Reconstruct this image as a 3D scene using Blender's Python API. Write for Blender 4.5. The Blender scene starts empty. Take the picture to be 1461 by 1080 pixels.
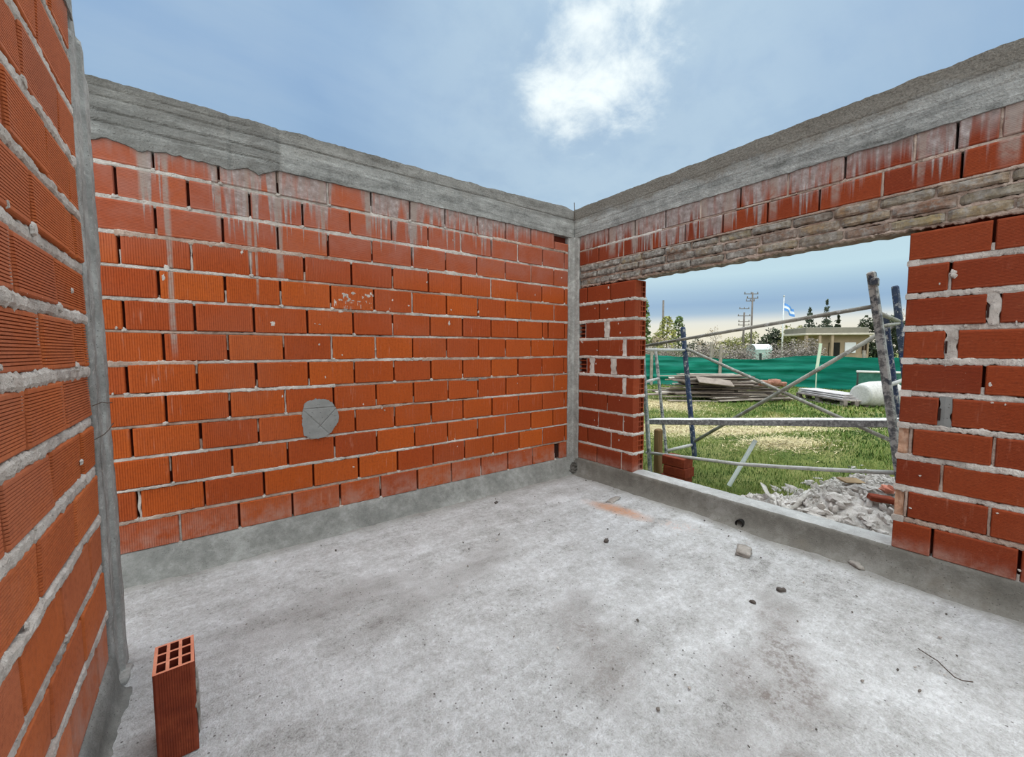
import bpy, math, random
from math import sin, cos, pi, radians, sqrt, exp
from mathutils import Vector, Matrix, noise
random.seed(7)
RND = random.Random(11)
SC = bpy.context.scene
COL = SC.collection

# ------------------------------------------------------------------ camera
F_PX, W_PX, H_PX = 582.45, 1461, 1080
CAM = Vector((-3.4076, -3.3695, 1.2396))
YAW, PITCH, ROLL = radians(36.790), radians(-3.865), radians(-0.1826)
fw = Vector((sin(YAW)*cos(PITCH), cos(YAW)*cos(PITCH), sin(PITCH)))
rt0 = Vector((cos(YAW), -sin(YAW), 0)); up0 = rt0.cross(fw)
rt = rt0*cos(ROLL)+up0*sin(ROLL); up = -rt0*sin(ROLL)+up0*cos(ROLL)
cd = bpy.data.cameras.new('camera'); cam = bpy.data.objects.new('camera', cd); COL.objects.link(cam)
cd.sensor_fit = 'HORIZONTAL'; cd.sensor_width = 36.0; cd.lens = F_PX/W_PX*36.0
cd.clip_start = 0.02; cd.clip_end = 1000
M = Matrix((rt, up, -fw)).transposed().to_4x4(); M.translation = CAM
cam.matrix_world = M
SC.camera = cam

def _ray(px, py): return fw + rt*((px-730.5)/F_PX) + up*((540-py)/F_PX)
def at_x(px, py, X): d = _ray(px, py); return CAM + d*((X-CAM.x)/d.x)
def at_z(px, py, Z): d = _ray(px, py); return CAM + d*((Z-CAM.z)/d.z)
def at_d(px, py, D): return CAM + _ray(px, py)*D

# ------------------------------------------------------------------ helpers
def s2l(r, g, b):
    f = lambda c: (c/255/12.92) if c/255 <= 0.04045 else ((c/255+0.055)/1.055)**2.4
    return (f(r), f(g), f(b), 1.0)

def nz(x, y=0.0, z=0.0, s=1.0): return noise.noise(Vector((x*s, y*s, z*s)))

class MB:
    def __init__(self): self.v = []; self.f = []; self.m = []; self.t = []
    def vert(self, p, tone=0.5): self.v.append((p[0], p[1], p[2])); self.t.append(tone); return len(self.v)-1
    def face(self, idx, mat=0): self.f.append(tuple(idx)); self.m.append(mat)
    def quad(self, a, b, c, d, tone=0.5, mat=0):
        i = [self.vert(p, tone) for p in (a, b, c, d)]; self.face(i, mat)
    def grid(self, fn, nu, nv, tone=0.5, mat=0, closed_u=False):
        base = len(self.v)
        for j in range(nv+1):
            for i in range(nu+1): self.vert(fn(i/nu, j/nv), tone)
        w = nu+1
        for j in range(nv):
            for i in range(nu):
                a = base+j*w+i; self.face((a, a+1, a+1+w, a+w), mat)
    def box(self, c, s, rot=None, tone=0.5, mat=0):
        c = Vector(c); hs = Vector(s)*0.5; R = rot or Matrix.Identity(3)
        i = [self.vert(c+R@Vector((x*hs.x, y*hs.y, z*hs.z)), tone) for x in (-1, 1) for y in (-1, 1) for z in (-1, 1)]
        for q in ((0,1,3,2),(4,6,7,5),(0,4,5,1),(2,3,7,6),(0,2,6,4),(1,5,7,3)): self.face([i[k] for k in q], mat)
    def bbox(self, c, s, rot=None, b=0.01, tone=0.5, mat=0, jit=0.0, sub=1, rng=RND):
        """bevelled box along its longest axis kept simple: chamfered prism, ends chamfered too"""
        c = Vector(c); R = rot or Matrix.Identity(3); hx, hy, hz = s[0]/2, s[1]/2, s[2]/2
        b = min(b, hx*.9, hy*.9, hz*.9)
        def ring(x, k):
            yy, zz = hy-k, hz-k; bb = b
            pts = [(yy, zz-bb), (yy-bb, zz), (-yy+bb, zz), (-yy, zz-bb), (-yy, -zz+bb), (-yy+bb, -zz), (yy-bb, -zz), (yy, -zz+bb)]
            return [self.vert(c+R@Vector((x+rng.uniform(-jit, jit), p[0]+rng.uniform(-jit, jit), p[1]+rng.uniform(-jit, jit))), tone) for p in pts]
        xs = [(-hx, b*.7)]+[(-hx+b+(2*hx-2*b)*i/sub, 0) for i in range(sub+1)]+[(hx, b*.7)]
        rings = [ring(x, k) for x, k in xs]
        for r0, r1 in zip(rings, rings[1:]):
            for i in range(8): self.face((r0[i], r0[(i+1) % 8], r1[(i+1) % 8], r1[i]), mat)
        self.face(rings[0][::-1], mat); self.face(rings[-1], mat)
    def tube(self, pts, r, seg=10, tone=0.5, mat=0, cap=True, sx=1.0):
        pts = [Vector(p) for p in pts]; rad = r if isinstance(r, (list, tuple)) else [r]*len(pts)
        rings = []; n = None
        for k, p in enumerate(pts):
            t = (pts[min(k+1, len(pts)-1)]-pts[max(k-1, 0)]).normalized()
            if n is None:
                n = t.orthogonal().normalized() if abs(t.z) < .9 else Vector((1, 0, 0))
            n = (n-t*n.dot(t)).normalized(); bnm = t.cross(n)
            rings.append([self.vert(p+(n*cos(2*pi*i/seg)+bnm*sin(2*pi*i/seg)*sx)*rad[k], tone) for i in range(seg)])
        for r0, r1 in zip(rings, rings[1:]):
            for i in range(seg): self.face((r0[i], r0[(i+1) % seg], r1[(i+1) % seg], r1[i]), mat)
        if cap: self.face(rings[0][::-1], mat); self.face(rings[-1], mat)
    def sqtube(self, p0, p1, w, d, tone=0.5, mat=0, side=Vector((1, 0, 0))):
        p0, p1 = Vector(p0), Vector(p1); t = (p1-p0); L = t.length; t.normalize()
        a = (side-t*side.dot(t)).normalized(); b = t.cross(a)
        R = Matrix((t, a, b)).transposed()
        self.bbox((p0+p1)/2, (L, w, d), R, b=min(w, d)*.18, tone=tone, mat=mat)
    def rock(self, c, s, rot, rough=.25, tone=.5, mat=0, seed=0.0, n=6):
        c = Vector(c); base = len(self.v); m = n*2
        for j in range(n+1):
            th = pi*j/n
            for i in range(m):
                ph = 2*pi*i/m
                d = Vector((sin(th)*cos(ph), sin(th)*sin(ph), cos(th)))
                # push the ball towards a box, then roughen
                k = max(abs(d.x), abs(d.y), abs(d.z)); q = d/(k**.75)
                q = q*(1+rough*noise.noise(d*1.7+Vector((seed*3.1, seed*1.7, seed)))+rough*.4*noise.noise(d*5+Vector((seed, seed*2, 0))))
                self.vert(c+rot@Vector((q.x*s[0]/2, q.y*s[1]/2, q.z*s[2]/2)), tone)
        for j in range(n):
            for i in range(m):
                a = base+j*m+i; b2 = base+j*m+(i+1) % m
                self.face((a, a+m, b2+m, b2), mat)
    def build(self, name, mats, parent=None, smooth=False, origin=None):
        me = bpy.data.meshes.new(name)
        off = parent.location if parent is not None else (Vector(origin) if origin is not None else Vector((0, 0, 0)))
        pl = Vector((0, 0, 0))
        p = parent
        if p is not None:
            pl = p.matrix_basis.translation.copy(); q = p.parent
            while q is not None: pl += q.matrix_basis.translation; q = q.parent
            off = pl
        me.from_pydata([(a-off[0], b-off[1], c-off[2]) for a, b, c in self.v], [], self.f)
        if not isinstance(mats, (list, tuple)): mats = [mats]
        for m in mats: me.materials.append(m)
        me.polygons.foreach_set('material_index', self.m)
        me.polygons.foreach_set('use_smooth', [smooth]*len(self.f))
        at = me.attributes.new('tone', 'FLOAT', 'POINT'); at.data.foreach_set('value', self.t)
        me.update()
        o = bpy.data.objects.new(name, me); COL.objects.link(o)
        if parent is not None: o.parent = parent
        elif origin is not None: o.location = origin
        return o

def tag(o, label=None, cat=None, group=None, kind=None):
    if label: o['label'] = label
    if cat: o['category'] = cat
    if group: o['group'] = group
    if kind: o['kind'] = kind
    return o
def thing(name, label, cat, loc, group=None):
    o = bpy.data.objects.new(name, None); COL.objects.link(o); o.location = loc; o.empty_display_size = .1
    return tag(o, label, cat, group)
def rotz(a): return Matrix.Rotation(a, 3, 'Z')
def eul(x, y, z): return Matrix.Rotation(z, 3, 'Z') @ Matrix.Rotation(y, 3, 'Y') @ Matrix.Rotation(x, 3, 'X')

# ------------------------------------------------------------------ materials
class NT:
    def __init__(self, name):
        self.mat = bpy.data.materials.new(name); self.mat.use_nodes = True
        self.nt = self.mat.node_tree; self.nt.nodes.clear()
        self.out = self.n('ShaderNodeOutputMaterial'); self.bsdf = self.n('ShaderNodeBsdfPrincipled')
        self.l(self.bsdf.outputs[0], self.out.inputs[0]); self.bsdf.inputs['Roughness'].default_value = .88
        try: self.bsdf.inputs['Specular IOR Level'].default_value = .25
        except KeyError: pass
        self.tc = self.n('ShaderNodeTexCoord')
    def n(self, t): return self.nt.nodes.new(t)
    def l(self, a, b): self.nt.links.new(a, b)
    def put(self, sock, v):
        if hasattr(v, 'is_output') or isinstance(v, bpy.types.NodeSocket): self.l(v, sock)
        else: sock.default_value = v
    def co(self, scale=(1, 1, 1), loc=(0, 0, 0), rot=(0, 0, 0), src=None):
        m = self.n('ShaderNodeMapping'); self.l(src or self.tc.outputs['Object'], m.inputs[0])
        m.inputs['Scale'].default_value = scale; m.inputs['Location'].default_value = loc; m.inputs['Rotation'].default_value = rot
        return m.outputs[0]
    def noise(self, vec, scale=5, detail=4, rough=.55, dist=0):
        t = self.n('ShaderNodeTexNoise'); self.l(vec, t.inputs['Vector']); t.inputs['Scale'].default_value = scale
        t.inputs['Detail'].default_value = detail; t.inputs['Roughness'].default_value = rough; t.inputs['Distortion'].default_value = dist
        return t.outputs[0]
    def voro(self, vec, scale, feat='F1'):
        t = self.n('ShaderNodeTexVoronoi'); t.feature = feat; self.l(vec, t.inputs['Vector']); t.inputs['Scale'].default_value = scale
        return t.outputs['Distance']
    def ramp(self, fac, stops, interp='LINEAR'):
        r = self.n('ShaderNodeValToRGB'); cr = r.color_ramp; cr.interpolation = interp
        while len(cr.elements) < len(stops): cr.elements.new(0.5)
        for e, (p, c) in zip(cr.elements, sorted(stops, key=lambda s: s[0])):
            e.position = p; e.color = c if isinstance(c, (tuple, list)) else (c, c, c, 1)
        self.l(fac, r.inputs[0]); return r.outputs[0]
    def math(self, op, a, b=0.0, c=None, clamp=False):
        m = self.n('ShaderNodeMath'); m.operation = op; m.use_clamp = clamp
        self.put(m.inputs[0], a); self.put(m.inputs[1], b)
        if c is not None: self.put(m.inputs[2], c)
        return m.outputs[0]
    def mr(self, v, a, b, c=0.0, d=1.0, smooth=True):
        m = self.n('ShaderNodeMapRange'); m.interpolation_type = 'SMOOTHSTEP' if smooth else 'LINEAR'
        self.put(m.inputs[0], v)
        for i, x in enumerate((a, b, c, d)): self.put(m.inputs[1+i], x)
        return m.outputs[0]
    def mix(self, fac, a, b, mode='MIX'):
        m = self.n('ShaderNodeMix'); m.data_type = 'RGBA'; m.blend_type = mode
        self.put(m.inputs[0], fac); self.put(m.inputs[6], a); self.put(m.inputs[7], b); return m.outputs[2]
    def attr(self, name='tone'):
        a = self.n('ShaderNodeAttribute'); a.attribute_name = name; return a.outputs['Fac']
    def sep(self, vec=None):
        s = self.n('ShaderNodeSeparateXYZ'); self.l(vec or self.tc.outputs['Object'], s.inputs[0]); return s.outputs
    def comb(self, x, y, z):
        s = self.n('ShaderNodeCombineXYZ'); self.put(s.inputs[0], x); self.put(s.inputs[1], y); self.put(s.inputs[2], z); return s.outputs[0]
    def bump(self, h, dist=.01, strength=1.0):
        b = self.n('ShaderNodeBump'); self.l(h, b.inputs['Height']); b.inputs['Distance'].default_value = dist; b.inputs['Strength'].default_value = strength
        self.l(b.outputs[0], self.bsdf.inputs['Normal'])
    def color(self, c): self.put(self.bsdf.inputs['Base Color'], c); return self
    def rough(self, r): self.put(self.bsdf.inputs['Roughness'], r); return self

GREY_SLURRY = s2l(158, 150, 143)

def brick_mat(name, cols, axis, umin, umax, stops, ztop, longest=.45, dust=.35, streak=.3, low=None, hi=None, runs=()):
    g = NT(name); t = g.attr(); s = g.sep(); u, z = s[axis], s[2]
    col = g.ramp(t, [(i/(len(cols)-1), c) for i, c in enumerate(cols)])
    obj = g.tc.outputs['Object']
    big = g.noise(obj, 2.2, 3); col = g.mix(g.mr(big, .3, .75, 0, .3), col, s2l(140, 66, 32))
    fine = g.noise(obj, 60, 4, .7); col = g.mix(g.mr(fine, .42, .75, 0, .38), col, s2l(96, 36, 16)); col = g.mix(g.mr(g.noise(obj, 27, 5, .75), .56, .8, 0, .35), col, s2l(186, 112, 78))
    # pale vertical smears of lime on the clay
    sv = g.noise(g.comb(g.math('MULTIPLY', u, 55.0), g.math('MULTIPLY', z, 5.0), 0.0), 1.0, 4, .6)
    sb = g.noise(obj, 3.4, 2)
    col = g.mix(g.math('MULTIPLY', g.mr(sv, .56, .78), g.mr(sb, .45, .7, 0, streak)), col, s2l(196, 150, 128))
    # white specks of mortar spatter
    sp = g.voro(obj, 46); pn = g.noise(obj, 3.1, 3)
    thr = g.mr(pn, .55, .8, .0, .10)
    col = g.mix(g.math('LESS_THAN', sp, thr), col, s2l(205, 188, 175))
    # dusty clay bloom
    d = g.noise(g.co((1, 1, 1), (3, 7, 1)), 1.1, 4, .6)
    col = g.mix(g.mr(d, .5, .72, 0, dust), col, s2l(150, 94, 74))
    if hi: col = g.mix(g.math('MULTIPLY', g.mr(z, hi[0], hi[1]), g.mr(g.noise(obj, 5, 4, .7), .3, .7, .35, 1)), col, s2l(158, 96, 78))
    if low is not None:      # cement dust splashed on the lowest bricks
        col = g.mix(g.math('MULTIPLY', g.mr(z, low, 0.02), g.mr(g.noise(obj, 9, 4, .7), .25, .75, 0, .6)), col, s2l(168, 140, 128))
    # grey slurry that ran down from the concrete above
    un = g.mr(u, umin, umax, 0, 1, False)
    amt = g.ramp(un, [((p-umin)/(umax-umin), a) for p, a in stops])
    n1 = g.noise(g.comb(g.math('MULTIPLY', u, 13.0), g.math('MULTIPLY', z, .8), 0.0), 1.0, 2, .5)
    n2 = g.noise(g.comb(g.math('MULTIPLY', u, 47.0), g.math('MULTIPLY', z, 1.5), 4.0), 1.0, 2, .5)
    n3 = g.noise(obj, 22, 4, .65)
    ln = g.math('MULTIPLY', amt, g.math('MULTIPLY', g.math('ADD', g.math('ADD', g.mr(n1, .3, .72, 0, .6), g.mr(n2, .4, .75, 0, .75)), .10), longest))
    dep = g.math('SUBTRACT', ztop, z)
    mk = g.mr(g.math('SUBTRACT', ln, g.math('ADD', dep, g.math('MULTIPLY', g.math('SUBTRACT', n3, .5), .12))), -.10, .10)
    mk = g.math('MULTIPLY', g.math('MULTIPLY', mk, g.mr(amt, .02, .2)), g.mr(g.noise(g.comb(g.math('MULTIPLY', u, 30.0), g.math('MULTIPLY', z, 3.0), 9.0), 1.0, 3, .6), .32, .55, .55, 1))
    col = g.mix(g.math('MULTIPLY', mk, .86), col, g.ramp(n3, [(.3, s2l(120, 112, 106)), (.55, s2l(156, 150, 146)), (.75, s2l(192, 187, 183))]))
    for ru, rw, rz in runs:
        d = g.math('ABSOLUTE', g.math('SUBTRACT', g.math('ADD', u, g.math('MULTIPLY', g.math('SUBTRACT', n2, .5), .02)), ru))
        rm = g.math('MULTIPLY', g.mr(d, rw, rw*.4), g.mr(z, rz-.05, rz+.12))
        col = g.mix(g.math('MULTIPLY', rm, g.mr(n3, .3, .6, .35, .85)), col, s2l(150, 136, 126))
    g.color(col); g.bump(g.math('ADD', fine, g.math('MULTIPLY', mk, .8)), .0025, .7); g.rough(.82)
    return g.mat

def concrete(name, cols, scale=1.0, bump=.006, stain=None, lines=None, white=0.0):
    g = NT(name); obj = g.tc.outputs['Object']
    a = g.noise(obj, 1.6*scale, 6, .65, .3); b = g.noise(obj, 11*scale, 6, .7); c = g.noise(obj, 90*scale, 4, .7)
    mixv = g.math('ADD', g.math('MULTIPLY', a, .5), g.math('ADD', g.math('MULTIPLY', b, .35), g.math('MULTIPLY', c, .15)))
    col = g.ramp(mixv, [(.36, cols[0]), (.5, cols[1]), (.64, cols[2])])
    if stain: col = g.mix(g.mr(g.noise(g.co((1, 1, 1), (5, 2, 9)), 2.3*scale, 4, .6), .5, .75, 0, stain[0]), col, stain[1])
    pit = g.voro(obj, 42*scale); pm = g.math('MULTIPLY', g.math('LESS_THAN', pit, .16), g.math('GREATER_THAN', g.noise(obj, 6*scale, 2), .5))
    col = g.mix(g.math('MULTIPLY', pm, .65), col, s2l(70, 66, 62))
    if white: col = g.mix(g.mr(g.noise(obj, 26*scale, 4, .7), .55, .72, 0, white), col, s2l(214, 208, 200))
    g.color(col); g.bump(g.math('SUBTRACT', g.math('ADD', g.math('MULTIPLY', b, .7), g.math('MULTIPLY', c, .5)), pm), bump, .9)
    g.rough(.92); return g.mat

def plain(name, cols, scale=8.0, bump=.002, rough=.85, tone=0.0, stretch=(1, 1, 1), metallic=0.0):
    """tone: how far the per-piece value moves the colour"""
    g = NT(name); v = g.noise(g.co(stretch), scale, 5, .65)
    if tone: v = g.math('ADD', g.math('MULTIPLY', v, 1-tone), g.math('MULTIPLY', g.attr(), tone))
    n = len(cols); col = g.ramp(v, [(.28+.44*i/max(n-1, 1), c) for i, c in enumerate(cols)])
    g.color(col); g.bump(v, bump, .8); g.rough(rough); g.bsdf.inputs['Metallic'].default_value = metallic
    return g.mat

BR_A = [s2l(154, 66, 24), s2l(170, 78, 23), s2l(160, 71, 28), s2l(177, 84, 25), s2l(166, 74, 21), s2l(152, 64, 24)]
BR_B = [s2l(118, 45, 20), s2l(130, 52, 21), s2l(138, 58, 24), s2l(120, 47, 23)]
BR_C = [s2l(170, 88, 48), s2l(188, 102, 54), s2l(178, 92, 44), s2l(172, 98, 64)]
m_brick_back = brick_mat('clay_back', BR_A, 0, -4.2, .0,
    [(-4.2, .1), (-3.72, .12), (-3.67, .62), (-3.59, .7), (-3.52, .15), (-3.36, .2), (-3.28, .75), (-3.12, .8), (-3.04, .95), (-2.74, 1.0), (-2.63, .8),
     (-2.57, .08), (-2.38, .1), (-2.3, .75), (-2.02, .7), (-1.93, .85), (-1.85, .6), (-1.6, .5), (-1.3, .55), (-1.15, .4), (-.9, .25), (-.5, .15), (-.05, .05)],
    2.53, .62, .22, .55, .25, (1.75, 2.15), ((-3.565, .020, 1.22), (-3.665, .035, 2.12), (-3.135, .018, 1.8), (-3.10, .010, 1.6), (-2.955, .028, 1.75), (-1.93, .035, 2.12), (-2.32, .03, 2.15), (-3.30, .02, 2.0), (-2.66, .02, 2.0)))
m_brick_right = brick_mat('clay_right', BR_B, 1, -4.2, .0,
    [(-4.2, .5), (-3.3, .55), (-3.16, .25), (-3.0, .45), (-2.85, .7), (-2.75, .2), (-2.55, .35), (-2.4, .4), (-2.25, .75), (-2.12, .3), (-2.0, .6), (-1.85, .5), (-1.75, .95), (-1.45, 1.0), (-1.2, .9),
     (-1.0, .8), (-.85, .85), (-.75, .3), (-.6, .8), (-.5, .5), (-.4, .3), (-.2, .35), (0, .2)],
    2.51, .52, .10, .32, .12, None, ((-2.83, .02, 2.2), (-2.05, .035, 2.2), (-2.42, .03, 2.2), (-1.72, .05, 2.2), (-1.52, .035, 2.2), (-.83, .05, 2.2), (-.55, .06, 2.2), (-3.16, .05, 2.2)))
m_brick_left = brick_mat('clay_left', BR_C, 1, -4.6, -1.0, [(-4.6, .1), (-2, .1), (-1.2, .1), (-1.0, .1)], 2.5, .2, .42, .15, .35)
m_core = plain('brick_core', [s2l(70, 26, 14), s2l(92, 36, 18)], 9)
m_mortar = concrete('bed_mortar', [s2l(122, 104, 92), s2l(166, 146, 132), s2l(204, 188, 174)], 2.2, .010, (.6, s2l(158, 118, 98)))
m_mortar_white = concrete('bed_mortar_pale', [s2l(142, 133, 125), s2l(188, 180, 171), s2l(220, 214, 206)], 2.2, .012, (.35, s2l(158, 132, 118)))
m_conc_beam = concrete('beam_concrete', [s2l(134, 127, 117), s2l(158, 152, 142), s2l(184, 178, 168)], 1.0, .006, (.45, s2l(140, 126, 110)))
m_conc_col = concrete('column_concrete', [s2l(112, 111, 107), s2l(146, 145, 140), s2l(184, 183, 178)], 1.8, .007, None, None, .35)
m_conc_kerb = concrete('kerb_concrete', [s2l(88, 85, 79), s2l(108, 105, 98), s2l(134, 132, 126)], 1.2, .008, (.5, s2l(104, 94, 80)))
m_conc_plinth = concrete('plinth_concrete', [s2l(102, 102, 98), s2l(132, 132, 127), s2l(164, 164, 159)], 1.8, .014)
m_conc_top = concrete('kerb_top_concrete', [s2l(140, 140, 136), s2l(166, 166, 163), s2l(190, 190, 187)], 1.8, .012)
m_patch = concrete('patch_mortar', [s2l(112, 112, 109), s2l(124, 124, 121), s2l(136, 136, 133)], 1.2, .002)
m_dark = plain('cavity_shade', [s2l(30, 14, 10), s2l(48, 24, 16)], 8)  # near-black colour standing in for the shade inside brick hollows and gaps
m_oldbrick = None
def old_brick_mat():
    g = NT('old_common_brick'); obj = g.tc.outputs['Object']; t = g.attr()
    col = g.ramp(t, [(0, s2l(118, 94, 70)), (.2, s2l(146, 124, 88)), (.4, s2l(120, 84, 64)), (.6, s2l(136, 122, 98)), (.8, s2l(104, 84, 70)), (1, s2l(156, 136, 90))])
    a = g.noise(obj, 22, 6, .78); col = g.mix(g.mr(a, .42, .68, 0, .85), col, s2l(92, 84, 76)); col = g.mix(g.mr(g.noise(obj, 11, 5, .75), .5, .66, 0, .8), col, s2l(156, 150, 142))
    y = g.sep()[1]
    cov = g.math('MULTIPLY', g.mr(y, -2.6, -1.2, .45, .97), g.mr(g.noise(obj, 6, 5, .75), .3, .52))
    col = g.mix(cov, col, g.ramp(g.noise(obj, 26, 5, .75), [(.32, s2l(72, 68, 63)), (.5, s2l(124, 120, 113)), (.68, s2l(172, 168, 161))]))
    g.color(col); g.bump(g.math('ADD', a, g.noise(obj, 60, 4)), .006, 1); g.rough(.92); return g.mat
m_oldbrick = old_brick_mat()

def floor_mat():
    g = NT('screed_floor'); obj = g.tc.outputs['Object']
    n1 = g.noise(obj, .9, 6, .62, .4); n2 = g.noise(obj, 5.5, 6, .7, .3); n3 = g.noise(obj, 38, 5, .75); n4 = g.noise(obj, 130, 3, .7)
    trow = g.noise(g.co((1.2, 7, 1), (0, 0, 0), (0, 0, radians(24))), 1.0, 5, .65, .6)
    v = g.math('ADD', g.math('ADD', g.math('MULTIPLY', n1, .18), g.math('MULTIPLY', n2, .20)), g.math('ADD', g.math('MULTIPLY', trow, .17), g.math('ADD', g.math('MULTIPLY', n3, .27), g.math('MULTIPLY', n4, .18))))
    col = g.ramp(v, [(.39, s2l(128, 125, 121)), (.455, s2l(174, 173, 170)), (.52, s2l(200, 200, 199)), (.59, s2l(226, 227, 227))])
    def ell(cx, cy, rx, ry, rot, lo, hi, nsc=7, amp=.9):
        vec = g.co((1, 1, 1), (-cx, -cy, 0)); m = g.co((1/rx, 1/ry, 0), (0, 0, 0), (0, 0, -rot), vec)
        # Mapping applies scale, then rotation: rotate first in its own node
        r = g.co((1, 1, 1), (0, 0, 0), (0, 0, -rot), vec); m = g.co((1/rx, 1/ry, 0), (0, 0, 0), (0, 0, 0), r)
        ln = g.n('ShaderNodeVectorMath'); ln.operation = 'LENGTH'; g.l(m, ln.inputs[0])
        d = g.math('ADD', ln.outputs['Value'], g.math('MULTIPLY', g.math('SUBTRACT', g.noise(obj, nsc, 5, .7), .5), amp*2))
        return g.mr(d, hi, lo)
    brown = s2l(116, 104, 94)
    grain = g.mr(n3, .42, .62, .25, 1.0)
    for cx, cy, rx, ry, rot, k in ((-1.45, -2.75, .42, .16, .5, .75), (-1.62, -2.62, .20, .12, .9, .6), (-2.0, -2.2, .30, .2, .7, .55), (-1.95, -2.95, .22, .32, .2, .6), (-1.9, -1.9, .3, .14, .6, .5),
                                   (-1.15, -1.75, .22, .15, 1.0, .5), (-1.05, -2.55, .3, .12, .5, .5), (-2.35, -2.75, .25, .12, .3, .45), (-2.3, -1.2, .7, .16, .25, .35), (-2.9, -1.0, .6, .2, .1, .4)):
        col = g.mix(g.math('MULTIPLY', g.math('MULTIPLY', ell(cx, cy, rx, ry, rot, .3, 1.25), grain), k), col, brown)
    # spilled brick dust
    om = g.math('MULTIPLY', ell(-.55, -1.10, .34, .11, radians(-79), .25, 1.2, 9, .45), g.mr(n3, .3, .6, .45, 1))
    col = g.mix(g.math('MULTIPLY', om, .85), col, s2l(206, 146, 104))
    om2 = g.math('MULTIPLY', ell(-.42, -1.62, .2, .1, radians(-60), .2, 1.1, 14, 1.0), g.mr(n3, .5, .62))
    col = g.mix(g.math('MULTIPLY', om2, .6), col, s2l(190, 138, 104))
    # strip along the foot of the walls, blended to a darker grey
    s = g.sep(); wob = g.math('MULTIPLY', g.math('SUBTRACT', g.noise(obj, 3, 4), .5), .25)
    foot = g.math('MAXIMUM', g.mr(g.math('ADD', s[1], wob), -.26, -.10), g.mr(g.math('ADD', s[0], wob), -.24, -.09))
    col = g.mix(g.math('MULTIPLY', foot, .7), col, g.ramp(n2, [(.3, s2l(128, 124, 116)), (.7, s2l(158, 154, 146))]))
    # dark specks
    sp = g.voro(obj, 26); pm = g.math('MULTIPLY', g.math('LESS_THAN', sp, .11), g.math('GREATER_THAN', g.noise(obj, 3.1, 3), .5))
    col = g.mix(g.math('MULTIPLY', pm, .75), col, s2l(80, 74, 68))
    g.color(col)
    g.bump(g.math('ADD', g.math('ADD', g.math('MULTIPLY', n2, .9), g.math('MULTIPLY', n3, .8)), g.math('ADD', g.math('MULTIPLY', trow, .5), g.math('MULTIPLY', n4, .5))), .022, 1)
    g.rough(.93); return g.mat
m_floor = floor_mat()

# ------------------------------------------------------------------ masonry
PITCH_Z = .195
def wall_A(u, n, z): return (u, -n, z)
def wall_B(u, n, z): return (-n, u, z)
XC = -3.77
def wall_C(u, n, z): return (XC+n, u, z)

def ridge_profile(s0, s1, nr, amp, edge=.014, groove=.36):
    pts = [(s0, -.007), (s0+.003, -.0025), (s0+.007, 0)]
    a, b = s0+edge, s1-edge; p = (b-a)/nr; g = p*groove
    for i in range(nr):
        c = a+p*(i+.5)
        pts += [(c-g*.5, 0), (c-g*.28, -amp), (c+g*.28, -amp), (c+g*.5, 0)]
    pts += [(s1-.007, 0), (s1-.003, -.0025), (s1, -.007)]
    return pts

def add_brick(mb, W, u0, u1, z0, z1, depth, ridge='h', nr=17, amp=.002, tone=.5, rng=RND, mat=0, dn=0.0, tilt=0.0):
    if u1 < u0: u0, u1 = u1, u0
    if ridge == 'h': prof = ridge_profile(z0, z1, nr, amp)
    else: prof = ridge_profile(u0, u1, max(3, int((u1-u0)/.0125)), amp)
    ends = []
    for e, inset in ((0, -.006), (1, 0), (2, 0), (3, -.006)):
        row = []
        lo, hi = (u0, u1) if ridge == 'h' else (z0, z1)
        q = (lo, lo+.005, hi-.005, hi)[e]
        for s, n in prof:
            u, z = (q, s) if ridge == 'h' else (s, q)
            nn = n+inset+dn+tilt*(z-(z0+z1)/2)*2
            row.append(mb.vert(W(u, nn, z), tone))
        # back edge of the brick
        s_a, s_b = prof[0][0], prof[-1][0]
        for s in (s_b, s_a):
            u, z = (q, s) if ridge == 'h' else (s, q)
            row.append(mb.vert(W(u, -depth, z), tone))
        ends.append(row)
    n = len(ends[0])
    for r0, r1 in zip(ends, ends[1:]):
        for i in range(n): mb.face((r0[i], r0[(i+1) % n], r1[(i+1) % n], r1[i]), mat)
    mb.face(ends[0][::-1], mat); mb.face(ends[-1], mat)

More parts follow.
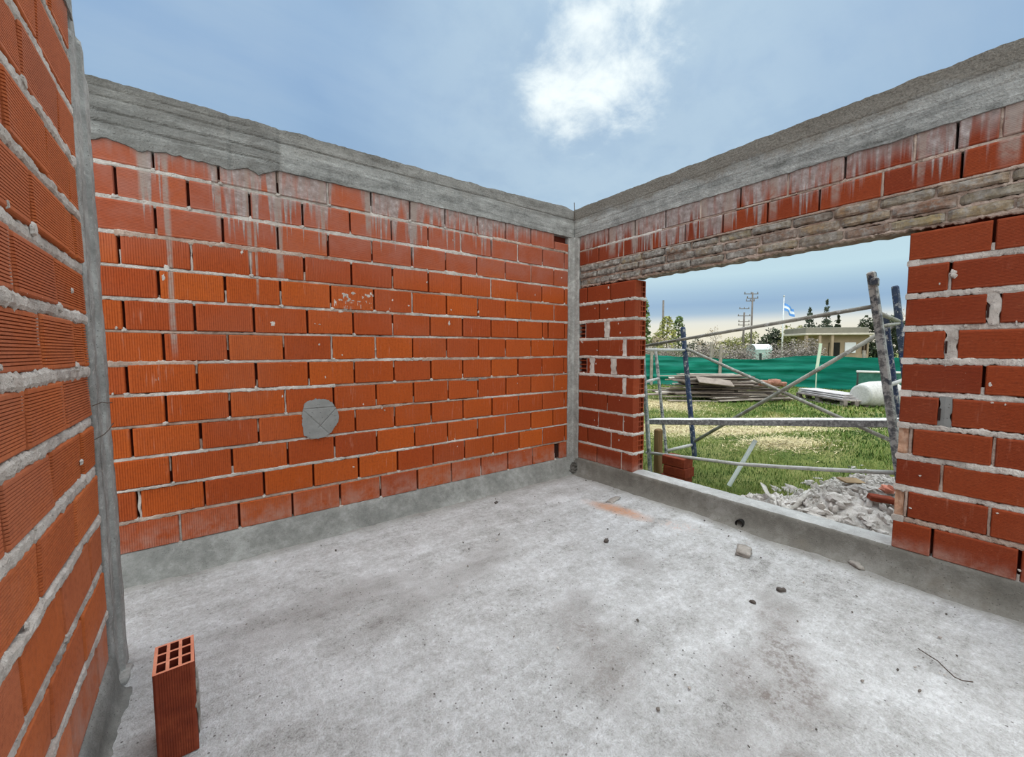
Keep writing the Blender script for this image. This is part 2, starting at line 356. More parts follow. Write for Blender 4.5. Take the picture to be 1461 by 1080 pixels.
def add_hollow_end(mb, W, u_end, sgn, z0, z1, n0, n1, tone, mat=0, dark=1, cells=3, web=.011, deep=.12, inner=None):
    """open end of a hollow brick: shell and webs as a grid of walls around recessed cells. n0 (front) > n1 (back)"""
    zs = [z0+web+(z1-z0-web)*i/cells for i in range(cells+1)]
    ns = [n0-web-(n0-n1-web)*i/cells for i in range(cells+1)]
    for i in range(cells):
        for j in range(cells):
            za, zb = zs[i], zs[i+1]-web; na, nb = ns[j], ns[j+1]+web
            ui = u_end-sgn*deep
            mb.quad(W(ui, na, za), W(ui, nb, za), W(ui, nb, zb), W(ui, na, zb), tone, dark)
            mb.quad(W(u_end, na, za), W(u_end, nb, za), W(ui, nb, za), W(ui, na, za), tone, mat if inner is None else inner)
            mb.quad(W(u_end, na, zb), W(u_end, nb, zb), W(ui, nb, zb), W(ui, na, zb), tone, mat if inner is None else inner)
            mb.quad(W(u_end, na, za), W(u_end, na, zb), W(ui, na, zb), W(ui, na, za), tone, mat if inner is None else inner)
            mb.quad(W(u_end, nb, za), W(u_end, nb, zb), W(ui, nb, zb), W(ui, nb, za), tone, mat if inner is None else inner)
    zz = [z0]+sum([[zs[i], zs[i+1]-web] for i in range(cells)], [])+[z1]
    nn = [n0]+sum([[ns[i], ns[i+1]+web] for i in range(cells)], [])+[n1]
    for i in range(len(zz)-1):
        for j in range(len(nn)-1):
            if i % 2 == 1 and j % 2 == 1: continue
            mb.quad(W(u_end, nn[j], zz[i]), W(u_end, nn[j+1], zz[i]), W(u_end, nn[j+1], zz[i+1]), W(u_end, nn[j], zz[i+1]), tone, mat)

def add_bed(mb, W, u0, u1, zc, h, nf, mat, rng=RND, du=.010, jag=.5, bulge=.002):
    n = max(2, int(abs(u1-u0)/du)); rows = []
    sd = rng.uniform(0, 100)
    N = lambda u, f, k: noise.noise(Vector((u*f, sd+k, 0)))
    for i in range(n+1):
        u = u0+(u1-u0)*i/n
        top = h/2*(1+jag*.8*N(u, 7, 0)+jag*.9*N(u, 37, 7)+jag*.8*N(u, 88, 3)); bot = -h/2*(1+jag*.8*N(u, 9, 31)+jag*.9*N(u, 44, 51)+jag*.6*N(u, 100, 5))
        f = nf+.006*N(u, 5, 77)+.004*N(u, 24, 88)+.002*N(u, 80, 91)
        q = [.002*noise.noise(Vector((u*90, sd, k*3.3))) for k in range(3)]
        prof = [(-.05, bot), (f-.002, bot), (f+bulge+q[0], bot*.5), (f+bulge+q[1], 0), (f+bulge+q[2], top*.5), (f-.004, top), (-.05, top)]
        rows.append([mb.vert(W(u, p, zc+z), .5) for p, z in prof])
    for r0, r1 in zip(rows, rows[1:]):
        for i in range(len(r0)-1): mb.face((r0[i], r0[i+1], r1[i+1], r1[i]), mat)
    mb.face(rows[0], mat); mb.face(rows[-1][::-1], mat)

def add_perp(mb, W, u, w, z0, z1, nf, mat, rng=RND, jag=.45):
    n = max(3, int((z1-z0)/.014)); rows = []; sd = rng.uniform(0, 100)
    for i in range(n+1):
        z = z0+(z1-z0)*i/n
        a = noise.noise(Vector((z*16, sd, 0))); b = noise.noise(Vector((z*20, sd+9, 0)))
        l = -w/2*(1+jag*a*1.6); r = w/2*(1+jag*b*1.6); f = nf+.003*a
        rows.append([mb.vert(W(u+q, p, z), .5) for p, q in ((-.06, l), (f-.003, l), (f, 0), (f-.003, r), (-.06, r))])
    for r0, r1 in zip(rows, rows[1:]):
        for i in range(4): mb.face((r0[i], r0[i+1], r1[i+1], r1[i]), mat)

def add_splat(mb, W, u, z, ru, rz, mat, rng=RND, th=.0022, n0=0.0):
    sd = rng.uniform(0, 99); m = 14; c = mb.vert(W(u, n0+th, z)); r1 = []; r2 = []
    for i in range(m):
        a = 2*pi*i/m; k = 1+.6*noise.noise(Vector((cos(a)*1.3, sin(a)*1.3, sd)))+.3*rng.uniform(-1, 1)
        r1.append(mb.vert(W(u+cos(a)*ru*k*.7, n0+th*.9, z+sin(a)*rz*k*.7))); r2.append(mb.vert(W(u+cos(a)*ru*k, n0-.003, z+sin(a)*rz*k)))
    for i in range(m):
        j = (i+1) % m; mb.face((c, r1[i], r1[j]), mat); mb.face((r1[i], r2[i], r2[j], r1[j]), mat)

def core(mb, W, u0, u1, z0, z1, nf, nb, mat):
    P = [W(u, n, z) for u in (u0, u1) for n in (nf, nb) for z in (z0, z1)]
    i = [mb.vert(p) for p in P]
    for q in ((0,1,3,2),(4,6,7,5),(0,4,5,1),(2,3,7,6),(0,2,6,4),(1,5,7,3)): mb.face([i[k] for k in q], mat)

DEPTH = .18
# ---- back wall
rng = random.Random(3)
mb = MB()   # mats: 0 brick, 1 core, 2 mortar, 3 pale mortar, 4 patch grey, 5 dark
UL, UR = -5.6, -.09
for k in range(13):
    z0, z1 = k*PITCH_Z+(.010 if k else .004), (k+1)*PITCH_Z-.009
    if k == 12: z1 = 2.525
    off = {0: -.277, 1: -.129, 2: -.305}.get(k, -.14 if k % 2 else -.30)
    joints = [off-.332*j+rng.uniform(-.006, .006) for j in range(17)]
    if k == 7: joints.append(-.385)
    if k == 1: joints.append(-3.778)
    joints = sorted([j for j in joints if j > UL+.05 and j < UR-.03], reverse=True)
    edges = [UR]+joints+[UL]
    rd = 'h' if k >= 10 else 'v'
    for e in range(len(edges)-1):
        g = rng.uniform(.005, .0085) if e else 0
        a, b = edges[e]-g, edges[e+1]+rng.uniform(.005, .0085)
        if a-b < .02: continue
        if k == 12 and e == 0:      # the broken brick by the corner, an open black hollow under the beam
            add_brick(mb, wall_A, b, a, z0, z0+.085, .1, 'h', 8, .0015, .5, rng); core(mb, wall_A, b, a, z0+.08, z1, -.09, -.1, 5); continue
        if k == 0 and e == 0:
            core(mb, wall_A, b, b+.06, z0+.02, z1-.02, -.02, -.06, 5)
            add_brick(mb, wall_A, b+.07, a, z0, z1, .1, 'h', 8, .0015, .4, rng, dn=-.006); continue
        add_brick(mb, wall_A, b, a, z0+rng.uniform(-.002, .002), z1+rng.uniform(-.002, .002), .1, rd, 17, .0018 if rd == 'v' else .0016, rng.random(), rng,
                  dn=rng.uniform(-.003, .003), tilt=rng.uniform(-.015, .015))
    for u in joints:
        p = rng.random()
        if p < .10: add_perp(mb, wall_A, u, .013, z0, z1, -.008, 3, rng, .7)
        elif p < .45: add_perp(mb, wall_A, u+rng.uniform(-.003, .003), .011, z0, z0+(z1-z0)*rng.uniform(.12, .6), -.010, rng.choice((2, 3)), rng, .9)
        elif p < .65: add_perp(mb, wall_A, u+rng.uniform(-.003, .003), .009, z1-(z1-z0)*rng.uniform(.2, .6), z1, -.012, 2, rng, .9)
        if rng.random() < .4: add_splat(mb, wall_A, u+rng.uniform(-.01, .01), z0-.002, .014, .012, 3, rng, .004)
    if k:
        h = .036 if k in (10, 11, 12) else (.028 if k in (6, 8, 9) else .022)
        seg = UL
        while seg < UR:
            nx = min(UR, seg+rng.uniform(.5, 1.4))
            add_bed(mb, wall_A, seg, nx, k*PITCH_Z+rng.uniform(-.002, .002), h*rng.uniform(.75, 1.25), rng.choice((-.010, -.006, -.004, -.001)), 3 if (k in (2, 3, 8, 10, 11, 12) and rng.random() < .75) or rng.random() < .25 else 2, rng)
            seg = nx
core(mb, wall_A, UL, .18, -.4, 2.53, -.055, -DEPTH, 1)
# spatter and smears that can be told apart in the photograph
for px, py, ru, rz, mt in ((389, 462, .022, .03, 3), (560, 428, .012, .012, 3), (583, 436, .014, .012, 3), (553, 444, .02, .014, 3), (641, 460, .014, .03, 3),
                           (225, 541, .02, .022, 3), (478, 433, .016, .05, 3), (683, 445, .012, .02, 3), (676, 542, .10, .012, 4), (690, 540, .05, .02, 4), (345, 360, .012, .02, 3), (238, 383, .02, .03, 3), (233, 395, .012, .03, 3)):
    w = at_x(px, py, 0); d = _ray(px, py); w = CAM+d*((0-CAM.y)/d.y)
    add_splat(mb, wall_A, w.x, w.z, ru*.8, rz*.8, mt, rng, .0015)
for i in range(34):
    w = CAM+_ray(rng.uniform(478, 532), rng.uniform(418, 446))*1; d = w-CAM; w = CAM+d*((0-CAM.y)/d.y)
    add_splat(mb, wall_A, w.x, w.z, rng.uniform(.006, .022), rng.uniform(.006, .02), 3, rng, .0012)
for i in range(30):
    add_splat(mb, wall_A, rng.uniform(-3.9, -.15), rng.uniform(.1, 2.3), rng.uniform(.003, .009), rng.uniform(.004, .012), 3, rng, .003)
wall_back = mb.build('wall_back', [m_brick_back, m_core, m_mortar, m_mortar_white, m_patch, m_dark])
tag(wall_back, 'long red hollow-brick wall facing the camera, with grey slurry runs and a round mortar patch', 'wall', None, 'structure')

# the scored round patch of mortar
mb = MB(); C0 = (-2.722, .735)
def patch_edge(a):
    r = .140+.018*noise.noise(Vector((cos(a)*2, sin(a)*2, 3.3)))+.006*noise.noise(Vector((cos(a)*7, sin(a)*7, 1)))
    P_ = [(0, .128), (.45, .124), (.8, .132), (1.15, .142), (1.57, .142), (1.95, .15), (2.3, .16), (2.6, .142), (3.14, .128), (3.6, .142), (3.95, .172), (4.35, .166), (4.71, .156), (5.1, .145), (5.5, .128), (5.9, .128), (6.29, .128)]
    a = a % (2*pi)
    for (a0, r0), (a1, r1) in zip(P_, P_[1:]):
        if a0 <= a <= a1: rr = r0+(r1-r0)*(a-a0)/(a1-a0); break
    else: rr = .128
    return rr+.005*noise.noise(Vector((cos(a)*9, sin(a)*9, 1)))+(.006*noise.noise(Vector((cos(a)*16, sin(a)*16, 4))) if sin(a) > .5 else 0)
def seg_d(p, a, b):
    a, b = Vector(a), Vector(b); ab = b-a; t = max(0, min(1, (p-a).dot(ab)/ab.dot(ab))); return (p-a-ab*t).length
LN = [((-.135, .075), (.135, .075)), ((-.125, .07), (.065, -.145)), ((.12, .07), (-.02, -.075)), ((-.14, -.11), (-.05, .0))]
def patch_fn(i, j):
    a = 2*pi*i; r = patch_edge(a)*min(j/.94, 1); p = Vector((cos(a)*r, sin(a)*r))
    th = .011+.0015*noise.noise(Vector((p.x*30, p.y*30, 0)))
    if j > .95: th = -.004
    for q in LN[:3]:
        d = seg_d(p, *q)
        if d < .0045: th -= .006*(1-d/.0045)
    return wall_A(C0[0]+p.x, th, C0[1]+p.y)
mb.grid(patch_fn, 180, 60)
p = mb.build('mortar_patch', m_patch, wall_back, True); p['label'] = 'round grey mortar patch scored with crossing lines'

# ---- right wall with the window opening
rng = random.Random(5)
mb = MB()   # 0 brick 1 core 2 mortar 3 pale 4 patch grey 5 dark 6 tan
YJ, YJ2, YE = -.84, -2.80, -5.2
LP = {9: [-.205, -.53], 8: [-.381, -.712], 7: [-.185, -.493], 6: [-.372, -.726], 5: [-.21, -.288, -.584], 4: [-.378, -.727], 3: [-.14, -.506], 2: [-.385, -.717], 1: [-.23, -.562], 0: [-.37, -.699]}
WIDE = {(7, -.493): .07, (6, -.726): .05, (5, -.288): .06, (5, -.584): .07, (4, -.727): .045}
for k in range(10):
    z0, z1 = k*PITCH_Z+(.014 if k else .004), (k+1)*PITCH_Z-.014
    edges = [-.09]+LP[k]+[YJ]
    for e in range(len(edges)-1):
        wa = WIDE.get((k, edges[e]), .012)/2 if e else 0; wb = WIDE.get((k, edges[e+1]), .012)/2 if e < len(edges)-2 else 0
        a, b = edges[e]-wa, edges[e+1]+wb
        if (k in (7, 5)) and e == 0:   # broken hollow piece: open webs
            for q in range(4): core(mb, wall_B, b, a, z0+.045*q, z0+.045*q+.012, -.012-.01*rng.random(), -.07, 0)
            core(mb, wall_B, b, a, z0, z1, -.075, -.09, 5); continue
        t = rng.random(); last = e == len(edges)-2
        add_brick(mb, wall_B, b, a, z0, z1, .1 if not last else .1, 'h', 17, .0014, t, rng, dn=rng.uniform(-.003, .003), tilt=rng.uniform(-.01, .01))
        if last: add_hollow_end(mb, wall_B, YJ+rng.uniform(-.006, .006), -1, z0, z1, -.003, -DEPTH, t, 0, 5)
    for u in LP[k]:
        w = WIDE.get((k, u))
        if w: add_perp(mb, wall_B, u, w, z0, z1, .002, 3, rng, .5)
        elif rng.random() < .5: add_perp(mb, wall_B, u, .011, z0, z1 if rng.random() < .5 else z0+.08, -.007, 3, rng, .7)
    if k: add_bed(mb, wall_B, YJ-.003, -.09, k*PITCH_Z, .032*rng.uniform(.85, 1.2), rng.choice((-.005, -.002, .001)), 3, rng, .008, .6, .003)
    if k: add_bed(mb, lambda u, n, z: (u, YJ-.002-n, z), .0, DEPTH, k*PITCH_Z, .03, .002, 3, rng, .012, .6, .004)
core(mb, wall_B, YJ+.125, .0, -.4, 1.96, -.055, -DEPTH, 1)
RP = {0: [-2.975, -3.302], 1: [-2.852, -3.188], 2: [-2.996], 3: [-2.857, -3.185], 4: [-2.992], 5: [-3.13], 6: [-2.999], 7: [-3.147], 8: [-2.976], 9: [-3.129]}
WR = {(4, -2.992): .055, (6, -2.999): .05, (7, -3.147): .05, (3, -2.857): .022, (1, -2.852): .02}
for k in range(10):
    z0, z1 = k*PITCH_Z+(.017 if k else .004), (k+1)*PITCH_Z-.017
    jj = list(RP[k])
    while jj[-1]-.33 > YE: jj.append(jj[-1]-.33)
    edges = [YJ2]+jj+[YE]
    for e in range(len(edges)-1):
        wa = WR.get((k, edges[e]), .013)/2 if e else 0; wb = WR.get((k, edges[e+1]), .013)/2
        a, b = edges[e]-wa, edges[e+1]+wb
        if k in (1, 3) and e == 0:    # broken stub, pale inside
            def stub(i, j, a=a, b=b, z0=z0, z1=z1): 
                u = a+(b-a)*i; z = z0+(z1-z0)*j; return wall_B(u, -.018+.010*noise.noise(Vector((u*40, z*25, k))), z)
            mb.grid(stub, 6, 14, rng.random(), 6); core(mb, wall_B, b, a, z0, z1, -.035, -DEPTH, 6); continue
        add_brick(mb, wall_B, b, a, z0, z1, DEPTH, 'h', 17, .0015, rng.random(), rng, dn=rng.uniform(-.003, .003), tilt=rng.uniform(-.012, .012))
    for u in jj:
        w = WR.get((k, u))
        if w and w > .03: add_perp(mb, wall_B, u, w, z0-.01, z1+.01, -.004, 4 if k == 4 else 3, rng, .55); core(mb, wall_B, u+w*.3, u+w*.48, z0+.03, z1-.06, .0, -.03, 5)
        elif k in (1, 2, 3) and u > -3.3: add_perp(mb, wall_B, u, .013, z0, z1, -.006, 2, rng)
        elif k == 8: add_perp(mb, wall_B, u, .012, z0, z0+.1, -.004, 3, rng); add_splat(mb, wall_B, u-.012, z0+.09, .022, .02, 3, rng, .014)
        elif rng.random() < .35: add_perp(mb, wall_B, u, .012, z0, z0+.04, -.004, 3, rng)
    if k: add_bed(mb, wall_B, YE, YJ2+.004, k*PITCH_Z, .036*rng.uniform(.85, 1.15), rng.choice((-.008, -.005, -.002)), 3 if k > 3 or rng.random() < .5 else 2, rng, .008, .55, .002)
    if k: add_bed(mb, lambda u, n, z: (u, YJ2+.002+n, z), .0, DEPTH, k*PITCH_Z, .036, .002, 3, rng, .012, .5, .004)
core(mb, wall_B, YE, YJ2-.10, -.4, 1.96, -.055, -DEPTH, 1)
# two courses above the lintel
for row, (z0, z1, st) in enumerate(((2.192, 2.340, -.362), (2.356, 2.522, -.169))):
    jj = [st-.3285*i+rng.uniform(-.004, .004) for i in range(16)]
    if row: jj.append(-2.967)
    jj = sorted([j for j in jj if j > YE+.05], reverse=True); edges = [-.09]+jj+[YE]
    for e in range(len(edges)-1):
        a, b = edges[e]-(.006 if e else 0), edges[e+1]+.006
        if a-b < .02: continue
        add_brick(mb, wall_B, b, a, z0, z1, DEPTH, 'h', 15, .0014, rng.random(), rng, dn=rng.uniform(-.003, .003), tilt=rng.uniform(-.012, .012))
    for u in jj:
        if rng.random() < .4: add_perp(mb, wall_B, u, .013, z0, z1, -.004, 2, rng)
u_ = YE
while u_ < -.1:
    v_ = min(-.09, u_+rng.uniform(.3, .9))
    add_bed(mb, wall_B, u_, v_, 2.348+rng.uniform(-.002, .002), .020*rng.uniform(.7, 1.3), rng.choice((-.010, -.006, -.002)), rng.choice((2, 2, 3)), rng); u_ = v_
add_bed(mb, wall_B, YE, -.09, 2.186, .018, -.006, 2, rng)
core(mb, wall_B, YE, .0, 2.0, 2.52, -.12, -DEPTH+.001, 1)
for i in range(40): add_splat(mb, wall_B, rng.choice((rng.uniform(-.8, -.12), rng.uniform(-3.4, -2.85))), rng.uniform(.05, 1.9), rng.uniform(.003, .008), rng.uniform(.004, .013), 3, rng, .003)
m_tan = plain('broken_brick_inside', [s2l(146, 104, 82), s2l(176, 138, 112), s2l(190, 160, 138)], 26, .006)
wall_right = mb.build('wall_right', [m_brick_right, m_core, m_mortar, m_mortar_white, m_patch, m_dark, m_tan])
tag(wall_right, 'red hollow-brick wall on the right, broken by the wide window opening', 'wall', None, 'structure')

# old brick lintel band across the opening
rng = random.Random(8)
mb = MB()
def rough_box(mb, u0, u1, z0, z1, n0, n1, tone, mat, amp, sd, nu=12, nv=5):
    def f(i, j):
        u = u0+(u1-u0)*i; z = z0+(z1-z0)*j
        e = min(i, 1-i)*nu; r = min(j, 1-j)*nv
        rnd = -.012*(1 if e < .5 else 0)-.010*(1 if r < .5 else 0)
        return wall_B(u+amp*noise.noise(Vector((z*50, sd, u*9)))*.6, n0+rnd+amp*noise.noise(Vector((u*24, z*30, sd))), z+amp*.8*noise.noise(Vector((u*18, sd, j*3))))
    b = len(mb.v); mb.grid(f, nu, nv, tone, mat)
    # back ring
    w = nu+1; per = [b+i for i in range(w)]+[b+j*w+nu for j in range(1, nv+1)]+[b+nv*w+i for i in range(nu-1, -1, -1)]+[b+j*w for j in range(nv-1, 0, -1)]
    back = []
    for q in per:
        x, y, z = mb.v[q]; back.append(mb.vert((n1*-1, y, z), tone))
    for i in range(len(per)):
        j = (i+1) % len(per); mb.face((per[i], back[i], back[j], per[j]), mat)
for r in range(3):
    za = 1.962+r*.0755
    u = -.09-rng.uniform(0, .2)
    u0 = -.09
    while u0 > YE:
        L = rng.uniform(.23, .29); u1 = u0-L
        rough_box(mb, u0-.006, u1+.006, za+.008+rng.uniform(-.006, .006), za+.0755-.012+rng.uniform(-.006, .006), rng.uniform(-.012, .010), -.10, rng.random(), 0, .0075, rng.uniform(0, 90))
        add_perp(mb, wall_B, u1, .022, za+.004, za+.07, -.02, 1, rng, .8)
        u0 = u1
    if r: add_bed(mb, wall_B, YE, -.09, za-.002, .024, -.018, 1, rng, .010, .9, .002)
add_bed(mb, wall_B, YE, -.09, 1.964, .022, -.016, 1, rng, .010, 1.3, .003)
def soff(i, j):
    y = YE+(-.09-YE)*i; return (.012+.15*j, y, 1.962+.012*noise.noise(Vector((y*14, j*4, 2)))-.008*(j > .3))
mb.grid(soff, 220, 5, .5, 0)
core(mb, wall_B, YE, -.0, 1.955+.012, 2.188, -.05, -DEPTH, 1)
o = mb.build('trim_1', [m_oldbrick, m_mortar]); tag(o, 'band of three thin old tan bricks courses forming the lintel over the window opening', 'lintel', None, 'structure')

# ---- left wall
rng = random.Random(9)
mb = MB()
CE = -5.4
for k in range(13):
    z0, z1 = k*PITCH_Z+(.018 if k else .004), (k+1)*PITCH_Z-.017
    if k == 12: z1 = 2.515
    st = -1.487 if k % 2 else -1.325
    cend = -1.10 if k > 6 else -1.145
    jj = [st-.345*i+rng.uniform(-.008, .008) for i in range(13)]
    if k in (8, 9): jj.append(-1.22)
    if k == 6: jj.append(-1.19)
    jj = sorted([j for j in jj if j > CE+.05], reverse=True)
    edges = [cend]+jj+[CE]
    deepk = .0050 if k >= 4 else (.0036 if k == 3 else .0018)
    for e in range(len(edges)-1):
        a, b = edges[e]-(rng.uniform(.005, .011) if e else 0), edges[e+1]+rng.uniform(.005, .011)
        if a-b < .03: continue
        add_brick(mb, wall_C, b, a, z0+rng.uniform(-.003, .003), z1+rng.uniform(-.003, .003), .1, 'h', 15 if k >= 3 else 24, deepk, rng.random(), rng, dn=rng.uniform(-.004, .004), tilt=rng.uniform(-.02, .02))
    for u in jj:
        p = rng.random()
        if p < .35: add_perp(mb, wall_C, u, .015, z0+(.0 if p < .15 else rng.uniform(.04, .1)), z1, -.007, 3, rng, .8)
        if p > .8: add_splat(mb, wall_C, u, z0-.004, .02, .016, 3, rng, .006)
    if k: add_bed(mb, wall_C, CE, cend-.004, k*PITCH_Z+rng.uniform(-.002, .002), .038*rng.uniform(.9, 1.15), rng.choice((-.007, -.004, -.001)), 3, rng, .006, .55, .003)
core(mb, wall_C, CE, -1.10, -.4, 2.52, -.055, -DEPTH, 1)
for i in range(9): add_splat(mb, wall_C, rng.uniform(-2.4, -1.2), rng.uniform(.05, 2.4), rng.uniform(.004, .012), rng.uniform(.004, .012), 3, rng, .003)
o = mb.build('wall_left', [m_brick_left, m_core, m_mortar, m_mortar_white])
tag(o, 'near red ribbed-brick wall along the left edge, with thick pale mortar beds', 'wall', None, 'structure')

# ------------------------------------------------------------------ concrete: beams, columns, kerb, floor
def rough_beam(W, u0, u1, ztop, zbot, thick, lines=(), du=.022, nzr=44, amp=.004, nf=.004, boards=True, topj=.010, mb=None, seams=()):
    mb = mb or MB(); nu = int(abs(u1-u0)/du)
    def F(u, z):
        d = nf+amp*noise.noise(Vector((u*5, z*9, 1)))+amp*.6*noise.noise(Vector((u*30, z*22, 4)))
        for zl, dp, um in lines:
            if u > um: continue
            q = abs(z-zl-.004*noise.noise(Vector((u*3, zl, 0))))
            if q < .009: d -= dp*(1-q/.009)
        for us in seams:
            q = abs(u-us-.006*noise.noise(Vector((z*20, us, 0))))
            if q < .02: d -= .007*(1-q/.02)
        return d
    rows = []
    for i in range(nu+1):
        u = u0+(u1-u0)*i/nu
        zt = ztop(u)+topj*noise.noise(Vector((u*7, 5, 0)))+topj*.6*noise.noise(Vector((u*31, 8, 0)))
        zb = zbot(u)
        row = []
        for j in range(nzr+1):
            z = zb+(zt-zb)*j/nzr; row.append(mb.vert(W(u, F(u, z), z), (z-2.5)/.32))
        for j in range(1, 5):
            row.append(mb.vert(W(u, nf-thick*j/4, zt+topj*.8*noise.noise(Vector((u*14, j*1.3, 3)))), .9))
        row.append(mb.vert(W(u, nf-thick, zb), .1)); row.append(mb.vert(W(u, -.02, zb-.0), .1))
        rows.append(row)
    n = len(rows[0])
    for r0, r1 in zip(rows, rows[1:]):
        for i in range(n): mb.face((r0[i], r0[(i+1) % n], r1[(i+1) % n], r1[i]), 0)
    mb.face(rows[0][::-1]); mb.face(rows[-1]); return mb
def beam_mat(name, axis, brown=.6, old=None):
    g = NT(name); obj = g.tc.outputs['Object']; s = g.sep(); u = s[axis]; t = g.attr()
    st = g.noise(g.comb(g.math('MULTIPLY', u, 1.4), g.math('MULTIPLY', s[2], 16.0), 0.0), 1.0, 6, .7, .4)
    b = g.noise(obj, 9, 6, .7); c = g.noise(obj, 70, 4, .7)
    v = g.math('ADD', g.math('MULTIPLY', st, .45), g.math('ADD', g.math('MULTIPLY', b, .35), g.math('MULTIPLY', c, .2)))
    col = g.ramp(v, [(.36, s2l(86, 86, 82)), (.46, s2l(126, 126, 122)), (.56, s2l(156, 156, 151)), (.66, s2l(190, 190, 185))])
    dirt = g.math('MULTIPLY', g.mr(g.math('ADD', t, g.math('ADD', g.math('MULTIPLY', g.math('SUBTRACT', b, .5), .8), g.math('MULTIPLY', g.math('SUBTRACT', g.noise(obj, 2.5, 4), .5), .9))), .42, .72), brown)
    col = g.mix(dirt, col, g.ramp(c, [(.3, s2l(88, 82, 74)), (.7, s2l(124, 117, 106))]))
    if old is not None: col = g.mix(g.math('MULTIPLY', g.mr(u, old+.02, old-.02), g.mr(g.noise(g.co((1, 1, 3)), 3.0, 6, .7, .4), .35, .6, .1, .75)), col, s2l(104, 102, 97))
    pit = g.voro(obj, 55); pm = g.math('MULTIPLY', g.math('LESS_THAN', pit, .14), g.math('GREATER_THAN', g.noise(obj, 5, 2), .48))
    col = g.mix(g.math('MULTIPLY', pm, .6), col, s2l(72, 68, 62))
    g.color(col); g.bump(g.math('SUBTRACT', g.math('ADD', g.math('MULTIPLY', st, .8), g.math('ADD', b, g.math('MULTIPLY', c, .9))), pm), .014, 1); g.rough(.93)
    return g.mat
def zb_A(u):
    h = 2.512+.006*noise.noise(Vector((u*20, 0, 0)))
    if u < -2.95:   # ragged slab of concrete that leaked over the first bricks
        k = min(1, (-2.95-u)/.12)
        r = .055+.035*noise.noise(Vector((u*7.5, 3, 0)))+.02*noise.noise(Vector((u*26, 1, 0)))
        h -= k*max(0, r)
    return h
zt_A = lambda u: 2.800+.035*max(0, (u+1.2)/1.2)-.03*max(0, (u+.13)/.13)
mbm = rough_beam(wall_A, -5.6, -.0, zt_A, zb_A, .2, ((2.705, .009, 9), (2.625, .010, -2.93), (2.56, .008, -2.93), (2.755, .006, -3.1)), nf=.014, seams=(-2.935, -3.22))
# the seam where the older pour ends
o = mbm.build('trim_2', beam_mat('back_beam_concrete', 0, .35, -2.93)); tag(o, 'board-marked concrete ring beam along the top of the long back wall', 'beam', None, 'structure')
zb_B = lambda u: 2.508+.007*noise.noise(Vector((u*16, 9, 0)))-(.025*max(0, noise.noise(Vector((u*5, 2, 2)))) if u < -2.4 else 0)
mbm = rough_beam(wall_B, -5.2, -.02, lambda u: 2.822, zb_B, .2, ((2.705, .004, 9), (2.62, .003, 9)), nf=.012)
o = mbm.build('trim_3', beam_mat('right_beam_concrete', 1, .85)); tag(o, 'concrete ring beam above the window wall, browner along its upper half', 'beam', None, 'structure')
zb_C = lambda u: 2.505+.008*noise.noise(Vector((u*16, 1, 7)))
mbm = rough_beam(wall_C, -5.4, -1.04, lambda u: 2.80-.22*max(0, (u+1.14)/.10), zb_C, .2, (), nf=.010)
o = mbm.build('trim_4', beam_mat('left_beam_concrete', 1, .3)); tag(o, 'end of the concrete ring beam over the near left wall', 'beam', None, 'structure')

def rough_prism(mb, corners, z0, z1, nz_=90, amp=.006, sub=5, ztop_fn=None, sd=0.0):
    """corners: ccw list of (x,y)"""
    pts = []
    for a, b in zip(corners, corners[1:]+corners[:1]):
        for i in range(sub): t = i/sub; pts.append((a[0]+(b[0]-a[0])*t, a[1]+(b[1]-a[1])*t))
    cx = sum(p[0] for p in pts)/len(pts); cy = sum(p[1] for p in pts)/len(pts); rows = []
    for j in range(nz_+1):
        row = []
        for x, y in pts:
            zt = ztop_fn(x, y) if ztop_fn else z1
            z = z0+(zt-z0)*j/nz_
            d = amp*noise.noise(Vector((x*20+sd, y*20, z*5)))+amp*.6*noise.noise(Vector((x*40, y*40+sd, z*21)))
            v = Vector((x-cx, y-cy)).normalized(); row.append(mb.vert((x+v.x*d, y+v.y*d, z)))
        rows.append(row)
    n = len(pts)
    for r0, r1 in zip(rows, rows[1:]):
        for i in range(n): mb.face((r0[i], r0[(i+1) % n], r1[(i+1) % n], r1[i]))
    c = mb.vert((cx, cy, sum(mb.v[i][2] for i in rows[-1])/n))
    for i in range(n): mb.face((rows[-1][i], rows[-1][(i+1) % n], c))
mb = MB(); rough_prism(mb, [(-.085, -.006), (-.012, -.012), (-.006, -.085), (.1, -.085), (.1, .1), (-.085, .1)], -.18, 2.52, 110, .005)
o = mb.build('trim_5', m_conc_col, None, True); tag(o, 'slim concrete column in the far corner between the two walls', 'column', None, 'structure')
col_corner = o
mb = MB()
for i in range(9): mb.rock((-.05+.05*noise.noise(Vector((i*3.3, 0, 1))), -.06+.05*noise.noise(Vector((0, i*4.1, 2))), -.165+.012*i), (.10-.006*i, .09-.005*i, .035), rotz(i), .5, .5, 0, i*1.7, 6)
o = mb.build('rough_base', plain('dark_rough_mortar', [s2l(52, 50, 46), s2l(84, 81, 76), s2l(112, 109, 103)], 24, .006), col_corner); o['label'] = 'dark crumbly base of the column'
mb = MB(); mb.tube([(-.02, -.02, 2.7), (-.02, -.022, 2.84), (-.022, -.02, 2.90)], .004, 6)
mb.build('rebar_stub', plain('rebar', [s2l(70, 62, 56), s2l(104, 94, 86)], 20, .0005), col_corner)
mb = MB()
def ctop(x, y): return 2.56-.22*max(0, min(1, (y+1.03)/.13))+.01*noise.noise(Vector((x*30, y*30, 0)))
rough_prism(mb, [(XC-.18, -1.065), (XC+.004, -1.065), (XC+.004, -.985), (XC+.016, -.975), (XC+.016, -.885), (XC-.18, -.885)], -.18, 2.5, 130, .006, 5, ctop, 4.0)
